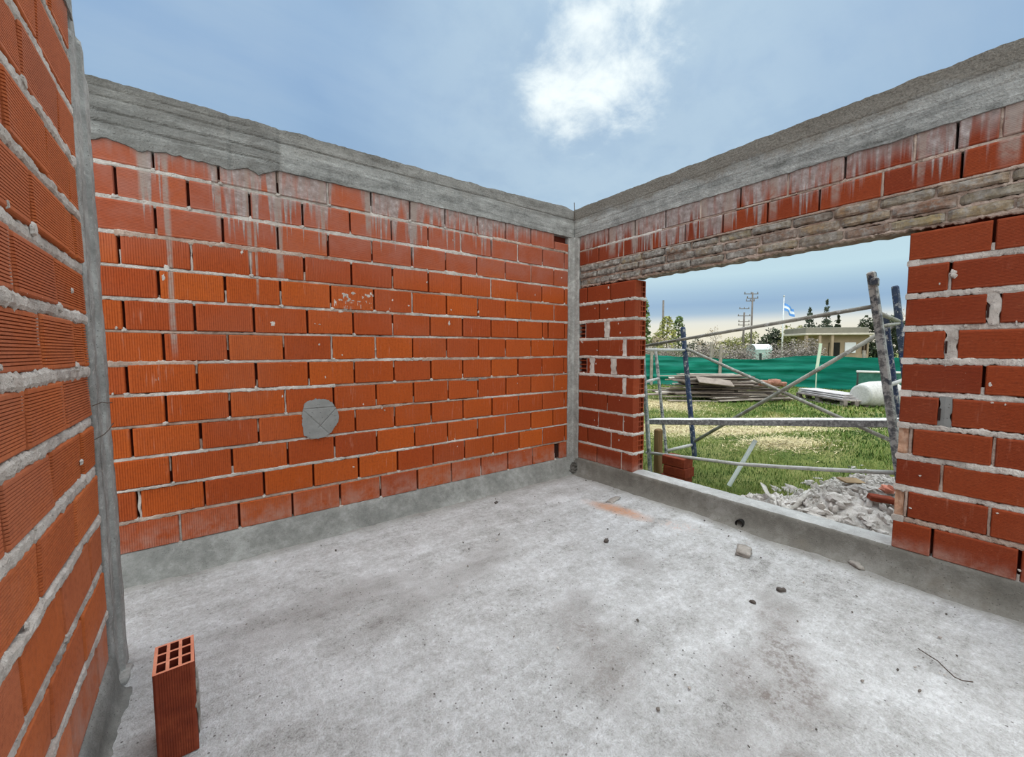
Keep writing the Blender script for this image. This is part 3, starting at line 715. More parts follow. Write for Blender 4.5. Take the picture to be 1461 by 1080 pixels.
rough_prism(mb, [(XC-.02, -1.10), (XC-.002, -1.10), (XC+.006, -1.066), (XC-.02, -1.066)], -.18, 2.45, 130, .008, 3, None, 9.0)
# splayed foot
rough_prism(mb, [(XC-.1, -1.10), (XC+.035, -1.07), (XC+.035, -.95), (XC-.1, -.87)], -.19, -.155, 6, .012, 4, None, 2.0)
col_left = mb.build('trim_6', m_conc_col, None, True); tag(col_left, 'pebbly concrete column closing the end of the near left wall', 'column', None, 'structure')
m_wire = plain('rusty_wire', [s2l(58, 46, 38), s2l(92, 76, 64)], 30, .0005, .6)
mb = MB()
for za, zb2 in ((1.035, 1.02), (.905, .93)):
    mb.tube([(XC+.006, -1.17, za), (XC+.022, -1.10, za+.006), (XC+.024, -1.0, (za+zb2)/2), (XC+.024, -.90, zb2)], .0018, 6)
o = mb.build('tie_wire', m_wire, col_left); o['label'] = 'thin rusty wires poking out across the column'

FLOOR_Z = -.17
def kerb(W, u0, u1, sd, thick=.2, foot=.09, slope=False):
    mb = MB(); nu = int(abs(u1-u0)/.03); rows = []
    for i in range(nu+1):
        u = u0+(u1-u0)*i/nu
        f = foot+.05*noise.noise(Vector((u*1.6, sd, 0)))+.02*noise.noise(Vector((u*8, sd, 2)))
        j = lambda k, a=.004: a*noise.noise(Vector((u*13, k*2.1, sd)))+a*.5*noise.noise(Vector((u*45, k*2.1, sd+3)))
        prof = [(f+.05, -.181), (f, -.168), (f*.62, -.152), (f*.34, -.12), (.016, -.07), (.010, -.02), (.006, -.004), (-.004, .005+j(20, .004)), (-.05, .010+j(21, .008)), (-.10, .012+j(22, .010)), (-.15, .008+j(23, .010)), (-thick+.004, .0), (-thick, -.05), (-thick-.01, -.6)]
        if slope: prof[1:7] = [(f, -.168), (f*.86, -.150), (f*.62, -.105), (f*.36, -.055), (.020, -.018), (.008, -.004)]
        rows.append([mb.vert(W(u, p+j(k, .005), z+(j(k+9, .004) if 0 < k < 7 else 0))) for k, (p, z) in enumerate(prof)])
    n = len(rows[0])
    for r0, r1 in zip(rows, rows[1:]):
        for i in range(n-1): mb.face((r0[i], r0[i+1], r1[i+1], r1[i]), 1 if 7 <= i <= 10 else 0)
    return mb
o = kerb(wall_B, YE, .02, 2.0).build('baseboard_right', [m_conc_kerb, m_conc_top], None, True); tag(o, 'raised concrete kerb under the window wall, running across the open window', 'kerb', None, 'structure')
mb = MB(); hc = Vector((-.058, -1.916, -.139))
for r_, x_ in ((.032, -.075),):
    pts = [hc+Vector((d, 0, 0)) for d in (-.012, .0, .06)]
    mb.tube(pts, [.031, .031, .031], 18, cap=False); mb.tube([p+Vector((-.0005, 0, 0)) for p in pts], [.026, .026, .026], 18, cap=False)
    ring = [];
    for i in range(18):
        a, b = 2*pi*i/18, 2*pi*(i+1)/18
        f = lambda r, a: hc+Vector((-.0122, r*cos(a), r*sin(a)))
        mb.quad(f(.026, a), f(.031, a), f(.031, b), f(.026, b))
    i0 = [mb.vert(hc+Vector((.02, .027*cos(2*pi*i/18), .027*sin(2*pi*i/18)))) for i in range(18)]; mb.face(i0)
kr = o; o = mb.build('conduit_hole', plain('black_conduit', [s2l(16, 15, 14), s2l(30, 28, 26)], 20, .0005, .6), kr); o['label'] = 'black conduit hole'
o = kerb(wall_A, -5.6, .02, 5.0, foot=.10, slope=True).build('baseboard_back', [m_conc_plinth, m_conc_plinth], None, True); tag(o, 'low concrete plinth at the foot of the long back wall', 'kerb', None, 'structure')
o = kerb(wall_C, CE, -1.09, 8.0, foot=.035).build('baseboard_left', [m_conc_plinth, m_conc_plinth], None, True); tag(o, 'rough concrete plinth under the near left wall', 'kerb', None, 'structure')

mb = MB(); X0, X1, Y0, Y1 = -5.6, .03, -5.4, .03
def flr(i, j):
    x = X0+(X1-X0)*i; y = Y0+(Y1-Y0)*j
    return (x, y, FLOOR_Z+.006*noise.noise(Vector((x*1.7, y*1.7, 0)))+.003*noise.noise(Vector((x*7, y*7, 2)))+.0015*noise.noise(Vector((x*25, y*25, 5))))
mb.grid(flr, 260, 250)
fl = mb.build('floor', m_floor, None, True); tag(fl, 'rough pale grey concrete floor of the unfinished room', 'floor', None, 'structure')

# crumbs on the floor
rng = random.Random(21)
mb = MB()
for i in range(260):
    if rng.random() < .55: x, y = -abs(rng.gauss(0, .5))-.12, rng.uniform(-3.2, -.15)
    else: x, y = rng.uniform(-3.5, -.2), rng.uniform(-3.2, -.2)
    if y > -.12 or x < -3.6: continue
    s = rng.choice((.005, .005, .006, .008, .010, .014))*rng.uniform(.7, 1.2)
    mb.rock((x, y, FLOOR_Z+.006+s*.2), (s, s*rng.uniform(.5, 1), s*.6), eul(rng.random(), rng.random(), rng.random()*6), .3, rng.random(), 0, i, 3)
m_crumb = plain('mortar_crumbs', [s2l(84, 78, 72), s2l(140, 132, 124), s2l(188, 182, 175)], 3, .001, .9, .8)
o = mb.build('floor_crumbs', m_crumb); tag(o, 'tiny mortar crumbs scattered over the concrete floor', 'crumbs', None, 'stuff')

m_lump = concrete('loose_mortar', [s2l(120, 114, 106), s2l(150, 144, 136), s2l(180, 175, 168)], 2.5, .004)
m_stone = plain('dark_stone', [s2l(62, 56, 52), s2l(98, 90, 84)], 18, .001)
def lump(name, px, py, s, label, cat, mat, sd, rz=0):
    w = at_z(px, py, FLOOR_Z+s[2]*.35); mb = MB(); o_ = Vector((w.x, w.y, FLOOR_Z))
    mb.rock((w.x, w.y, FLOOR_Z+s[2]*.42), s, rotz(rz), .35, .5, 0, sd, 8)
    return tag(mb.build(name, mat, None, True, o_), label, cat)
lump('mortar_lump', 1062, 787, (.13, .09, .035), 'flat grey mortar lump on the floor below the dark conduit hole', 'lump', m_lump, 3.0, .3)
lump('mortar_chip', 1222, 807, (.085, .045, .03), 'small pale mortar chip on the floor by the kerb, left of the right pier', 'chip', m_lump, 5.0, .9)
lump('mortar_crust', 876, 713, (.16, .06, .02), 'thin grey mortar crust lying beside the orange brick dust', 'crust', m_lump, 8.0, .2)
lump('stone', 865, 772, (.045, .03, .025), 'small dark stone on bare floor in front of the orange brick dust', 'stone', m_stone, 2.0, .4)
lump('stone', 708, 717, (.04, .022, .018), 'small dark stone on the floor near the middle of the back wall plinth', 'stone', m_stone, 4.2, .4)
lump('stone', 1074, 859, (.03, .02, .016), 'dark stone alone on the floor below the mortar lump, mid right', 'stone', m_stone, 6.2, 1.4)
lump('clod', 1115, 842, (.05, .028, .02), 'dark clod with a faint scrape trailing behind it on the floor', 'clod', m_stone, 7.2, -.6)
mb = MB()
pts = [at_z(px, py, FLOOR_Z+.012+dz) for px, py, dz in ((1310, 925, .004), (1322, 933, .008), (1338, 943, .006), (1350, 955, .01), (1362, 966, .004), (1373, 971, .008), (1388, 973, .003))]
mb.tube(pts, .0022, 6)
o_ = Vector((pts[3].x, pts[3].y, FLOOR_Z))
tag(mb.build('wire_offcut', m_wire, None, True, o_), 'thin bent dark wire offcut lying on the bare floor, lower right', 'wire')

# ------------------------------------------------------------------ the standing hollow brick
def ridge_side(mb, a, b, z0, z1, out, nr, amp, tone, mat=0):
    """ribbed vertical side running from a to b (xy), ribs along z"""
    a, b = Vector(a), Vector(b); pr = ridge_profile(0, (b-a).length, nr, amp, .012)
    t = (b-a).normalized(); o3 = Vector(out)
    lo = []; hi = []
    for s, n in pr:
        p = a+t*s; lo.append(mb.vert((p.x+o3.x*n, p.y+o3.y*n, z0), tone)); hi.append(mb.vert((p.x+o3.x*n, p.y+o3.y*n, z1), tone))
    for i in range(len(pr)-1): mb.face((lo[i], lo[i+1], hi[i+1], hi[i]), mat)
def clay_mat(name, cols):
    g = NT(name); obj = g.tc.outputs['Object']; n = g.noise(obj, 14, 5, .7); f = g.noise(obj, 90, 3, .7)
    col = g.ramp(n, [(.3, cols[0]), (.5, cols[1]), (.7, cols[2])]); col = g.mix(g.mr(f, .5, .8, 0, .25), col, s2l(96, 36, 18))
    g.color(col); g.bump(f, .002, .6); g.rough(.78); return g.mat
m_clay = clay_mat('loose_brick_clay', [s2l(106, 44, 26), s2l(120, 52, 30), s2l(136, 64, 38)])
m_clay_edge = clay_mat('loose_brick_edge', [s2l(196, 120, 92), s2l(206, 132, 104), s2l(220, 152, 124)])
def hollow_brick_mesh(mb, cx, cy, z0, wx, wy, h, rot=0.0, tone=.5):
    R = rotz(rot); P = lambda x, y: (cx+(R@Vector((x, y, 0))).x, cy+(R@Vector((x, y, 0))).y)
    D = lambda x, y: (R@Vector((x, y, 0))).xy
    hx, hy = wx/2, wy/2
    ridge_side(mb, P(-hx, -hy), P(hx, -hy), z0, z0+h, D(0, -1), 13, .0016, tone); ridge_side(mb, P(hx, -hy), P(hx, hy), z0, z0+h, D(1, 0), 17, .0016, tone)
    ridge_side(mb, P(hx, hy), P(-hx, hy), z0, z0+h, D(0, 1), 13, .0016, tone); ridge_side(mb, P(-hx, hy), P(-hx, -hy), z0, z0+h, D(-1, 0), 17, .0016, tone)
    def Wt(u, n, z): x, y = P(n, z); return (x, y, u)
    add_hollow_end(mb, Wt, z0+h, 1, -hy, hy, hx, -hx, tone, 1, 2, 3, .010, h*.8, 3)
    q = [P(-hx, -hy), P(hx, -hy), P(hx, hy), P(-hx, hy)]; mb.quad(*[(x, y, z0) for x, y in q], tone, 0)
m_inner = clay_mat('brick_inside_shade', [s2l(84, 28, 16), s2l(98, 34, 20), s2l(112, 42, 26)])  # cell walls: clay colour darkened for the shade down the holes
BX, BY = -3.545, -1.528
hb = thing('hollow_brick', 'red hollow brick standing on end on the floor beside the near left wall', 'brick', (BX, BY, FLOOR_Z))
mb = MB(); hollow_brick_mesh(mb, BX, BY, FLOOR_Z+.004, .112, .172, .326, .03)
mb.build('brick_body', [m_clay, m_clay_edge, m_dark, m_inner], hb)
mb = MB()
for zz, s in ((.075, (.012, .06, .05)), (.0, (.014, .07, .075)), (-.07, (.010, .05, .06)), (.11, (.008, .03, .03))):
    mb.rock((BX+.060, BY-.045+.02*zz, zz-.02), s, Matrix.Identity(3), .4, .5, 0, zz*50, 7)
o = mb.build('mortar_smear', m_lump, hb, True); o['label'] = 'grey dried mortar stuck to the side of the brick'

# ------------------------------------------------------------------ outside
m_white_splat = None
def painted_steel(name, base, splat=.5, dark=None):
    g = NT(name); obj = g.tc.outputs['Object']; a = g.noise(obj, 16, 5, .7); b = g.noise(obj, 55, 4, .7)
    col = g.mix(g.mr(g.noise(obj, 7, 4, .6), .35, .65), base, dark or s2l(92, 96, 98))
    col = g.mix(g.mr(a, .62-.3*splat, .72-.22*splat), col, s2l(176, 176, 172)); col = g.mix(g.mr(b, .6, .7, 0, .7), col, s2l(214, 213, 208))
    g.color(col); g.bump(g.math('ADD', a, b), .003, .6); g.rough(.6); return g.mat
m_post_blue = painted_steel('blue_post_paint', s2l(34, 52, 88), .28, s2l(58, 68, 84))
m_post_grey = painted_steel('splattered_post', s2l(62, 70, 82), .65, s2l(112, 112, 110))
m_post_green = painted_steel('grey_green_post', s2l(128, 146, 142), .5, s2l(96, 106, 106))
m_tube_white = painted_steel('mortar_caked_tube', s2l(188, 190, 182), .8, s2l(150, 148, 138))
m_tube_zinc = painted_steel('dull_tube', s2l(150, 148, 138), .3, s2l(118, 114, 104))

def mound(x, y): return .20*exp(-(((x-4.6)/1.5)**2+((y+1.75)/1.1)**2))+.05*exp(-(((x-3.2)/.9)**2+((y+.7)/.5)**2))
def rubble_h(x, y):
    # heap against the wall foot by the right pier
    h = .36*exp(-(((x-1.1)/.75)**2+((y+2.75)/.62)**2))+.22*exp(-(((x-.55)/.45)**2+((y+2.3)/.55)**2))+.12*exp(-(((x-.45)/.25)**2+((y+1.75)/.28)**2))+.20*exp(-(((x-1.9)/.5)**2+((y+2.3)/.35)**2))
    return h
GZ = -.27
def gz(x, y): return GZ+mound(x, y)+.03*noise.noise(Vector((x*.8, y*.8, 0)))+.012*noise.noise(Vector((x*3, y*3, 1)))-.03*min(1, max(0, (x-7)/6))
STRAW = [(at_z(950, 578, -.29), 1.3, 1.0), (at_z(1118, 636, -.2), .5, .22), (at_z(1080, 616, -.26), 1.7, .45), (at_z(960, 612, -.27), 1.2, .45), (at_z(1150, 604, -.26), 1.2, .35)]
def straw(x, y):
    s = 0
    for c, rx, ry in STRAW:
        d = Vector((x-c.x, y-c.y)); a = d.dot(rt.xy.normalized()); b = d.dot(fw.xy.normalized())
        s = max(s, exp(-((a/rx)**2+(b/(ry*1.6))**2)))
    return s
def ground_mat():
    g = NT('field_ground'); obj = g.tc.outputs['Object']; t = g.attr()
    n = g.noise(obj, 1.1, 6, .65); f = g.noise(obj, 26, 5, .7)
    col = g.ramp(g.math('ADD', g.math('MULTIPLY', n, .6), g.math('MULTIPLY', f, .4)), [(.35, s2l(70, 86, 34)), (.5, s2l(108, 118, 56)), (.65, s2l(150, 142, 92))])
    col = g.mix(g.mr(g.math('ADD', t, g.math('MULTIPLY', g.math('SUBTRACT', f, .5), .8)), .5, .85), col, g.ramp(f, [(.3, s2l(128, 114, 78)), (.5, s2l(172, 154, 114)), (.7, s2l(206, 190, 154))]))
    g.color(col); g.bump(f, .03, 1); g.rough(.95); return g.mat
mb = MB()
def gnd(i, j):
    x = .16+(19.84)*i**1.6; y = -7+20*j; return (x, y, gz(x, y))
b0 = len(mb.v); mb.grid(gnd, 150, 170)
for i in range(b0, len(mb.v)): mb.t[i] = straw(mb.v[i][0], mb.v[i][1])
for q in (((20, -7), (20, 13), (260, 200), (260, -120)), ((-60, 13), (20, 13), (260, 200), (-60, 200)), ((.16, -7), (20, -7), (260, -120), (.16, -120)), ((-60, .25), (.16, .25), (.16, 13), (-60, 13))):
    mb.quad(*[(x, y, GZ-.045) for x, y in q], 0.0)
o = mb.build('ground', ground_mat(), None, True); tag(o, 'grassy open ground outside the window', 'ground', None, 'structure')

def grass_mat():
    g = NT('grass_blades'); t = g.attr(); col = g.ramp(t, [(0, s2l(58, 86, 30)), (.35, s2l(92, 118, 48)), (.6, s2l(134, 142, 74)), (.8, s2l(180, 170, 114)), (1, s2l(218, 203, 164))])
    g.color(col); g.rough(.7); return g.mat
m_grass = grass_mat()
rng = random.Random(31)
mb = MB(); ms = MB()
def blade(mb, x, y, z, h, w, lean, ang, tone):
    dx, dy = cos(ang), sin(ang); px_, py_ = -dy*w/2, dx*w/2
    a = mb.vert((x-px_, y-py_, z), tone); b = mb.vert((x+px_, y+py_, z), tone)
    c = mb.vert((x+dx*lean*.4+px_*.8, y+dy*lean*.4+py_*.8, z+h*.6), tone); d = mb.vert((x+dx*lean*.4-px_*.8, y+dy*lean*.4-py_*.8, z+h*.6), tone)
    e = mb.vert((x+dx*lean, y+dy*lean, z+h), tone)
    mb.face((a, b, c, d)); mb.face((d, c, e))
for n, xa, xb, ya, yb, h0, w0 in ((30000, .3, 3.6, -3.6, 1.6, .05, .006), (34000, 3.4, 8.2, -3.6, 4.2, .065, .011), (14000, 8, 16, -3, 9, .08, .026)):
    for i in range(n):
        x, y = rng.uniform(xa, xb), rng.uniform(ya, yb)
        if rubble_h(x, y) > .05: continue
        s = straw(x, y); pn = noise.noise(Vector((x*1.5, y*1.5, 4)))
        if rng.random() < s*.95: continue
        dry = .20+.6*pn+.5*s+rng.uniform(-.18, .26)
        h = h0*rng.uniform(.5, 1.35)*(1-.5*s)*(1+.5*pn)
        blade(mb, x, y, gz(x, y)-.01, h, w0*rng.uniform(.6, 1.3), h*rng.uniform(.2, .9), rng.uniform(0, 6.3), max(0, min(1, dry)))
tag(mb.build('grass', m_grass), 'green grass growing on the ground outside the window', 'grass', None, 'stuff')
for i in range(9000):
    c, rx, ry = rng.choice(STRAW); a, b = rng.gauss(0, .6)*rx, rng.gauss(0, .6)*ry*1.6
    x = c.x+rt.x*a+fw.x*b; y = c.y+rt.y*a+fw.y*b
    if x < .4 or rubble_h(x, y) > .05: continue
    blade(ms, x, y, gz(x, y)+.004, rng.uniform(.005, .03), .010+.001*x, rng.uniform(.05, .16), rng.uniform(0, 6.3), rng.uniform(.82, 1))
tag(ms.build('dry_straw', m_grass), 'pale dry straw strewn in patches over the grass', 'straw', None, 'stuff')

# rubble heap
rng = random.Random(41)
m_rubble = concrete('rubble_mortar', [s2l(150, 144, 136), s2l(196, 191, 184), s2l(228, 225, 220)], 2.6, .012, (.4, s2l(160, 146, 130)))
mb = MB()
def rub(i, j):
    x = .20+3.0*i; y = -3.9+2.7*j; h = rubble_h(x, y)
    return (x, y, gz(x, y)-.05+h*1.0+min(1, h*6)*(.05*noise.noise(Vector((x*7, y*7, 0)))+.035*noise.noise(Vector((x*18, y*18, 3)))+.02*abs(noise.noise(Vector((x*40, y*40, 3))))))
mb.grid(rub, 130, 120)
for i in range(1800):
    x, y = rng.uniform(.22, 2.6), rng.uniform(-3.5, -1.4); h = rubble_h(x, y)
    if h < .035 or rng.random() > .25+h*3: continue
    s = rng.uniform(.015, .05)
    mb.rock((x, y, gz(x, y)-.03+h+.01), (s*1.4, s, s*.7), eul(rng.random()*2, rng.random()*2, rng.random()*6), .7, rng.random(), 0, i*.7, 3)
tag(mb.build('rubble_heap', m_rubble), 'heap of crushed grey mortar rubble outside against the right pier', 'rubble', None, 'stuff')
ch = [(1130, 700), (1150, 690), (1166, 683), (1185, 700), (1200, 712), (1218, 690), (1235, 700), (1180, 724), (1205, 735), (1228, 738), (1246, 752), (1262, 760), (1255, 700), (1265, 690), (1240, 675), (1215, 668), (1225, 665), (1140, 716), (1160, 722), (1110, 700), (1250, 738), (1196, 684), (1172, 700), (1212, 722), (1238, 722)]
for i, (px, py) in enumerate(ch):
    w = at_z(px, py, -.2)
    for _ in range(6): w = at_z(px, py, gz(w.x, w.y)+rubble_h(w.x, w.y)-.02)
    w.x = max(w.x, .3)
    s = rng.uniform(.06, .13); mb = MB(); zb = gz(w.x, w.y)+rubble_h(w.x, w.y)-.02
    o_ = Vector((w.x, w.y, zb))
    mb.rock(o_, (s*1.4, s, s*rng.uniform(.3, .6)), eul(rng.uniform(-.5, .5), rng.uniform(-.5, .5), rng.random()*6), .75, .5, 0, i*2.3, 5)
    tag(mb.build('mortar_chunk', m_rubble, None, False, o_), 'broken grey mortar chunk lying in the rubble heap outside the window', 'chunk', 'mortar chunks in the rubble heap')
def on_heap(px, py):
    w = at_z(px, py, -.1)
    for _ in range(8): w = at_z(px, py, gz(w.x, w.y)+rubble_h(w.x, w.y)); w.x = max(w.x, .3)
    return Vector((w.x, w.y, gz(w.x, w.y)+rubble_h(w.x, w.y)))
w = on_heap(1258, 713); mb = MB(); mb.bbox(w+Vector((0, 0, .02)), (.16, .06, .04), eul(.1, .1, -.9), .006, jit=.004); tag(mb.build('brick_fragment', m_clay, None, False, w), 'flat red brick fragment on the rubble heap beside the right pier', 'fragment')
w = on_heap(1265, 727); mb = MB(); mb.rock(w+Vector((0, 0, .02)), (.09, .08, .06), eul(.3, .2, .4), .55, .5, 0, 3.7, 6); tag(mb.build('clay_chunk', clay_mat('pink_clay', [s2l(190, 110, 86), s2l(214, 140, 116), s2l(226, 170, 150)]), None, False, w), 'pinkish broken clay chunk just below the flat brick fragment', 'chunk')
w = on_heap(1214, 690); mb = MB(); mb.bbox(w+Vector((0, 0, .03)), (.22, .10, .014), eul(.15, .1, -.5), .004, jit=.004); tag(mb.build('plywood_scrap', plain('ply', [s2l(134, 112, 84), s2l(168, 146, 112)], 9, .001), None, False, w), 'warped brown plywood scrap poking from the top of the rubble heap', 'scrap')
def bent_sheet(name, pts, wd, th, label, mat):
    mb = MB(); q = [Vector(p) for p in pts]
    mb.tube(q, [wd]*len(q), 8, sx=th/wd); c = sum(q, Vector())/len(q)
    tag(mb.build(name, mat, None, True, Vector((c.x, c.y, min(p.z for p in q)))), label, 'scrap')
m_ragged = plain('grey_bag', [s2l(120, 116, 108), s2l(176, 172, 164), s2l(205, 202, 196)], 14, .004)
w0 = at_x(1094, 702, .45); bent_sheet('paper_bag_scrap', [at_x(1089, 691, .55), at_x(1092, 698, .5), at_x(1096, 706, .45), at_x(1102, 712, .42)], .035, .006, 'stiff torn strip of grey cement bag standing at the left end of the rubble', m_ragged)
bent_sheet('rubber_strip', [at_x(1116, 722, .36), at_x(1127, 727, .36), at_x(1135, 722, .4), at_x(1142, 713, .45), at_x(1150, 706, .5)], .018, .010, 'curved grey strip lying on the rubble close to the kerb', m_ragged)

# ---- scaffold
mb_root = at_x(928, 676, .8)
sc_root = thing('scaffold', 'leaning steel tube scaffold outside the window, blue and grey, splashed with mortar', 'scaffold', (1.4, -1.5, GZ))
def post(px0, py0, px1, py1, X, w, mat, ext=None, label=None):
    a, b = at_x(px0, py0, X), at_x(px1, py1, X); d = (b-a)
    t = (ext-a.z)/d.z; b = a+d*t
    mb = MB(); mb.sqtube(a, b, w, w); o = mb.build('post', mat, sc_root)
    if label: o['label'] = label
    return a, b
XN, XF = .8, 2.1
n1 = post(915, 470, 928, 678, XN, .042, m_post_green, -.26, 'grey-green near post at the left')
f1 = post(974, 467, 991, 651, XF, .058, m_post_blue, -.27, 'blue outer post at the left')
m1 = post(935, 496, 951, 648, 1.75, .036, m_post_grey, -.27)
n2 = post(1243, 388, 1279, 645, XN, .055, m_post_grey, .07, 'thick mortar-splashed near post at the right')
f2 = post(1277, 408, 1290, 520, XF, .055, m_post_blue, -.0, 'blue outer post at the right')
m2 = post(1264, 452, 1282, 594, 1.6, .036, m_post_blue, .0)
mb = MB(); q = at_x(1244, 392, XN); mb.bbox(q+Vector((0, -.02, -.06)), (.075, .05, .06), eul(0, .1, .1), .008); mb.build('coupler', m_post_grey, sc_root)
def rod(name, p0, p1, r, mat, label=None, mids=()):
    mb = MB(); mb.tube([p0, *mids, p1], r, 10); o = mb.build(name, mat, sc_root, True)
    if label: o['label'] = label
rod('guard_rail', at_x(905, 496, XN), at_x(1247, 437, XN), .017, m_tube_zinc)
rod('brace', at_x(976, 496, XF), at_x(1272, 629, XF), .020, m_tube_zinc)
rod('brace', at_x(1288, 457, XF), at_x(989, 631, XF), .022, m_tube_zinc)
rod('bottom_tube', at_x(922, 645.5, XN), at_x(1290, 675, XN), .017, m_tube_white, 'bottom tube caked with white mortar', [at_x(985, 653, XN), at_x(1054, 662, XN), at_x(1130, 667, XN), at_x(1200, 671, XN)])
def lerp_z(ab, z): a, b = ab; t = (z-a.z)/(b.z-a.z); return a+(b-a)*t
rod('rung', lerp_z(n1, 1.25), lerp_z(f1, 1.24), .020, m_tube_white)
rod('rung', lerp_z(n1, .86), lerp_z(m1, .84), .018, m_tube_white)
rod('rung', lerp_z(m1, -.18), lerp_z(f1, -.10), .022, m_tube_white)
rod('rung', lerp_z(n2, 1.53), lerp_z(f2, 1.52), .018, m_tube_zinc)
rod('rung', lerp_z(n2, .60), lerp_z(f2, .58), .018, m_tube_zinc)
rod('rung', lerp_z(n2, .96), lerp_z(f2, .95), .018, m_tube_white)
rod('strut', lerp_z(n2, 1.42), lerp_z(f2, 1.50), .014, m_tube_zinc)

# plank lying on the scaffold
a, b = at_x(930, 597, 1.25), at_x(1281, 597, 1.25)
L = (b-a).length; t = (b-a).normalized(); s_ = Vector((1, 0, 0)); s_ = (s_-t*s_.dot(t)).normalized(); R = Matrix((t, s_, t.cross(s_))).transposed()
g = NT('plank_wood'); obj = g.tc.outputs['Object']; gn = g.noise(obj, 12, 5, .7); g2 = g.noise(obj, 45, 4, .7)
nrm = g.n('ShaderNodeNewGeometry'); 
col = g.ramp(g2, [(.3, s2l(88, 86, 88)), (.5, s2l(130, 130, 130)), (.7, s2l(190, 190, 186))])
topm = g.mr(g.sep(nrm.outputs['Normal'])[2], .5, .9)  # mask of upward-facing faces, mixed towards near-white
col = g.mix(g.math('MULTIPLY', topm, g.mr(gn, .2, .5)), col, s2l(226, 226, 220)); g.color(col); g.bump(g2, .003, .7)
mb = MB(); mb.bbox((a+b)/2-Vector((0, 0, .035)), (L, .20, .065), R, .006, jit=.002, sub=12, rng=random.Random(2))
tag(mb.build('scaffold_plank', g.mat, None, False, (a+b)/2-Vector((0, 0, .06))), 'long scaffold board spanning the window view, whitish on top', 'plank')

# wooden stake and bricks by the kerb
m_wood_tan = plain('tan_timber', [s2l(98, 76, 48), s2l(124, 99, 66), s2l(148, 124, 90)], 10, .002, .85, 0, (1, 1, .15))
a = at_x(940, 612, .98); mb = MB(); mb.sqtube((a.x, a.y, GZ-.02), (a.x-.01, a.y, a.z), .085, .085)
tag(mb.build('wooden_stake', m_wood_tan, None, False, (a.x, a.y, GZ)), 'thick tan timber stake standing in the grass behind the stacked bricks', 'stake')
c = at_x(960, 675, .72)
for i in range(3):
    mb = MB(); z = GZ+.0+i*.107; yc = c.y+(.012, -.01, .006)[i]
    def Wb(u, n, zz): return (.72-n, u, zz)
    add_brick(mb, Wb, yc-.135, yc+.135, z, z+.102, .18, 'h', 12, .0018, .5, rng)
    add_hollow_end(mb, Wb, yc-.1355, -1, z, z+.102, -.003, -.18, .5, 0, 1, 3, .010, .12)
    tag(mb.build('hollow_brick', [m_clay, m_dark], None, False, (.8, yc, z)), ('red hollow brick at the bottom of the small stack behind the kerb', 'middle red hollow brick of the small stack behind the kerb', 'topmost red hollow brick of the small stack behind the kerb')[i], 'brick', 'hollow bricks stacked behind the kerb')

# white pipe leaning on the bottom tube
a, b = at_x(1040, 693, 1.02), at_x(1078, 628, 1.22)
a.z = max(a.z, gz(a.x, a.y)); mb = MB(); dirv = (b-a)
mb.tube([a, a+dirv*.08, a+dirv*.5, b], [.024, .022, .022, .022], 14, cap=False); mb.tube([b, a], .018, 14, cap=False)
tag(mb.build('pvc_pipe', painted_steel('white_plastic', s2l(206, 218, 212), .1, s2l(190, 204, 198)), None, True, a), 'pale white plastic pipe leaning across the scaffold bottom tube in the grass', 'pipe')

# ---- board pile
rng = random.Random(51)
m_board = plain('weathered_board', [s2l(84, 74, 66), s2l(120, 108, 98), s2l(156, 144, 132), s2l(190, 180, 168)], 5, .004, .9, .62, (1, 1, 1))
rdir = rt.xy.normalized(); rang = math.atan2(rdir.y, rdir.x)
pc = at_z(1042, 574, -.3)
fdir = Vector((-rdir.y, rdir.x))
def pile_pt(a, b, z): return Vector((pc.x+rdir.x*a+fdir.x*b, pc.y+rdir.y*a+fdir.y*b, z))
GROUP_P = 'old boards in the tangled pile'
cnt = 0
for layer in range(15):
    z = -.27+layer*.052
    half = 2.2*(1-.045*layer)
    for i in range(7 if layer < 6 else (6 if layer < 10 else 4)):
        L = rng.uniform(1.1, 2.6); b = -.1+.19*i+rng.uniform(-.02, .02)+layer*.02
        a = rng.uniform(-half+L*.35, half-L*.35) if half > L*.35 else rng.uniform(-.4, .4)
        if layer > 10: a -= .35
        if layer > 11 and a > .3: continue
        wd, th = rng.choice((.10, .14, .18, .18)), rng.uniform(.022, .036)
        R = eul(rng.uniform(-.16, .16), rng.uniform(-.028, .028), rang+rng.uniform(-.16, .16))
        c = pile_pt(a, b, z+rng.uniform(0, .02)+.02)
        mb = MB(); mb.bbox(c, (L, wd, th), R, .004, rng.random(), 0, .004, 4, rng)
        tag(mb.build('old_board', m_board, None, False, c), 'weathered grey board in the tangled pile of old boards before the green fence', 'board', GROUP_P); cnt += 1
w = pile_pt(-.55, -.15, .33)
mb = MB(); mb.bbox(w, (1.0, .34, .03), eul(.45, .12, rang-.05), .004, .5, 0, .004, 3, rng)
tag(mb.build('shutter_panel', m_board, None, False, w), 'wide pale grey panel slanting across the middle of the board pile', 'panel')
# clay lumps on top
w = at_d(1102, 546, 11.8)
for i, (dx, dz, s) in enumerate(((-.16, .0, .30), (.06, .03, .34), (.24, -.02, .24))):
    c = w+Vector((rt.x*dx, rt.y*dx, dz-.02)); mb = MB(); mb.rock(c, (s*1.2, s, s*.55), rotz(rang+i), .3, .5, 0, i*3.3+1, 8)
    tag(mb.build('clay_lump', clay_mat('dull_clay', [s2l(120, 82, 66), s2l(150, 106, 88), s2l(172, 132, 114)]), None, True, c), ('dull reddish lump on the right end of the board pile, left of three', 'dull reddish lump on the right end of the board pile, middle of three', 'dull reddish lump on the right end of the board pile, right of three')[i], 'lump', 'reddish lumps on the board pile')

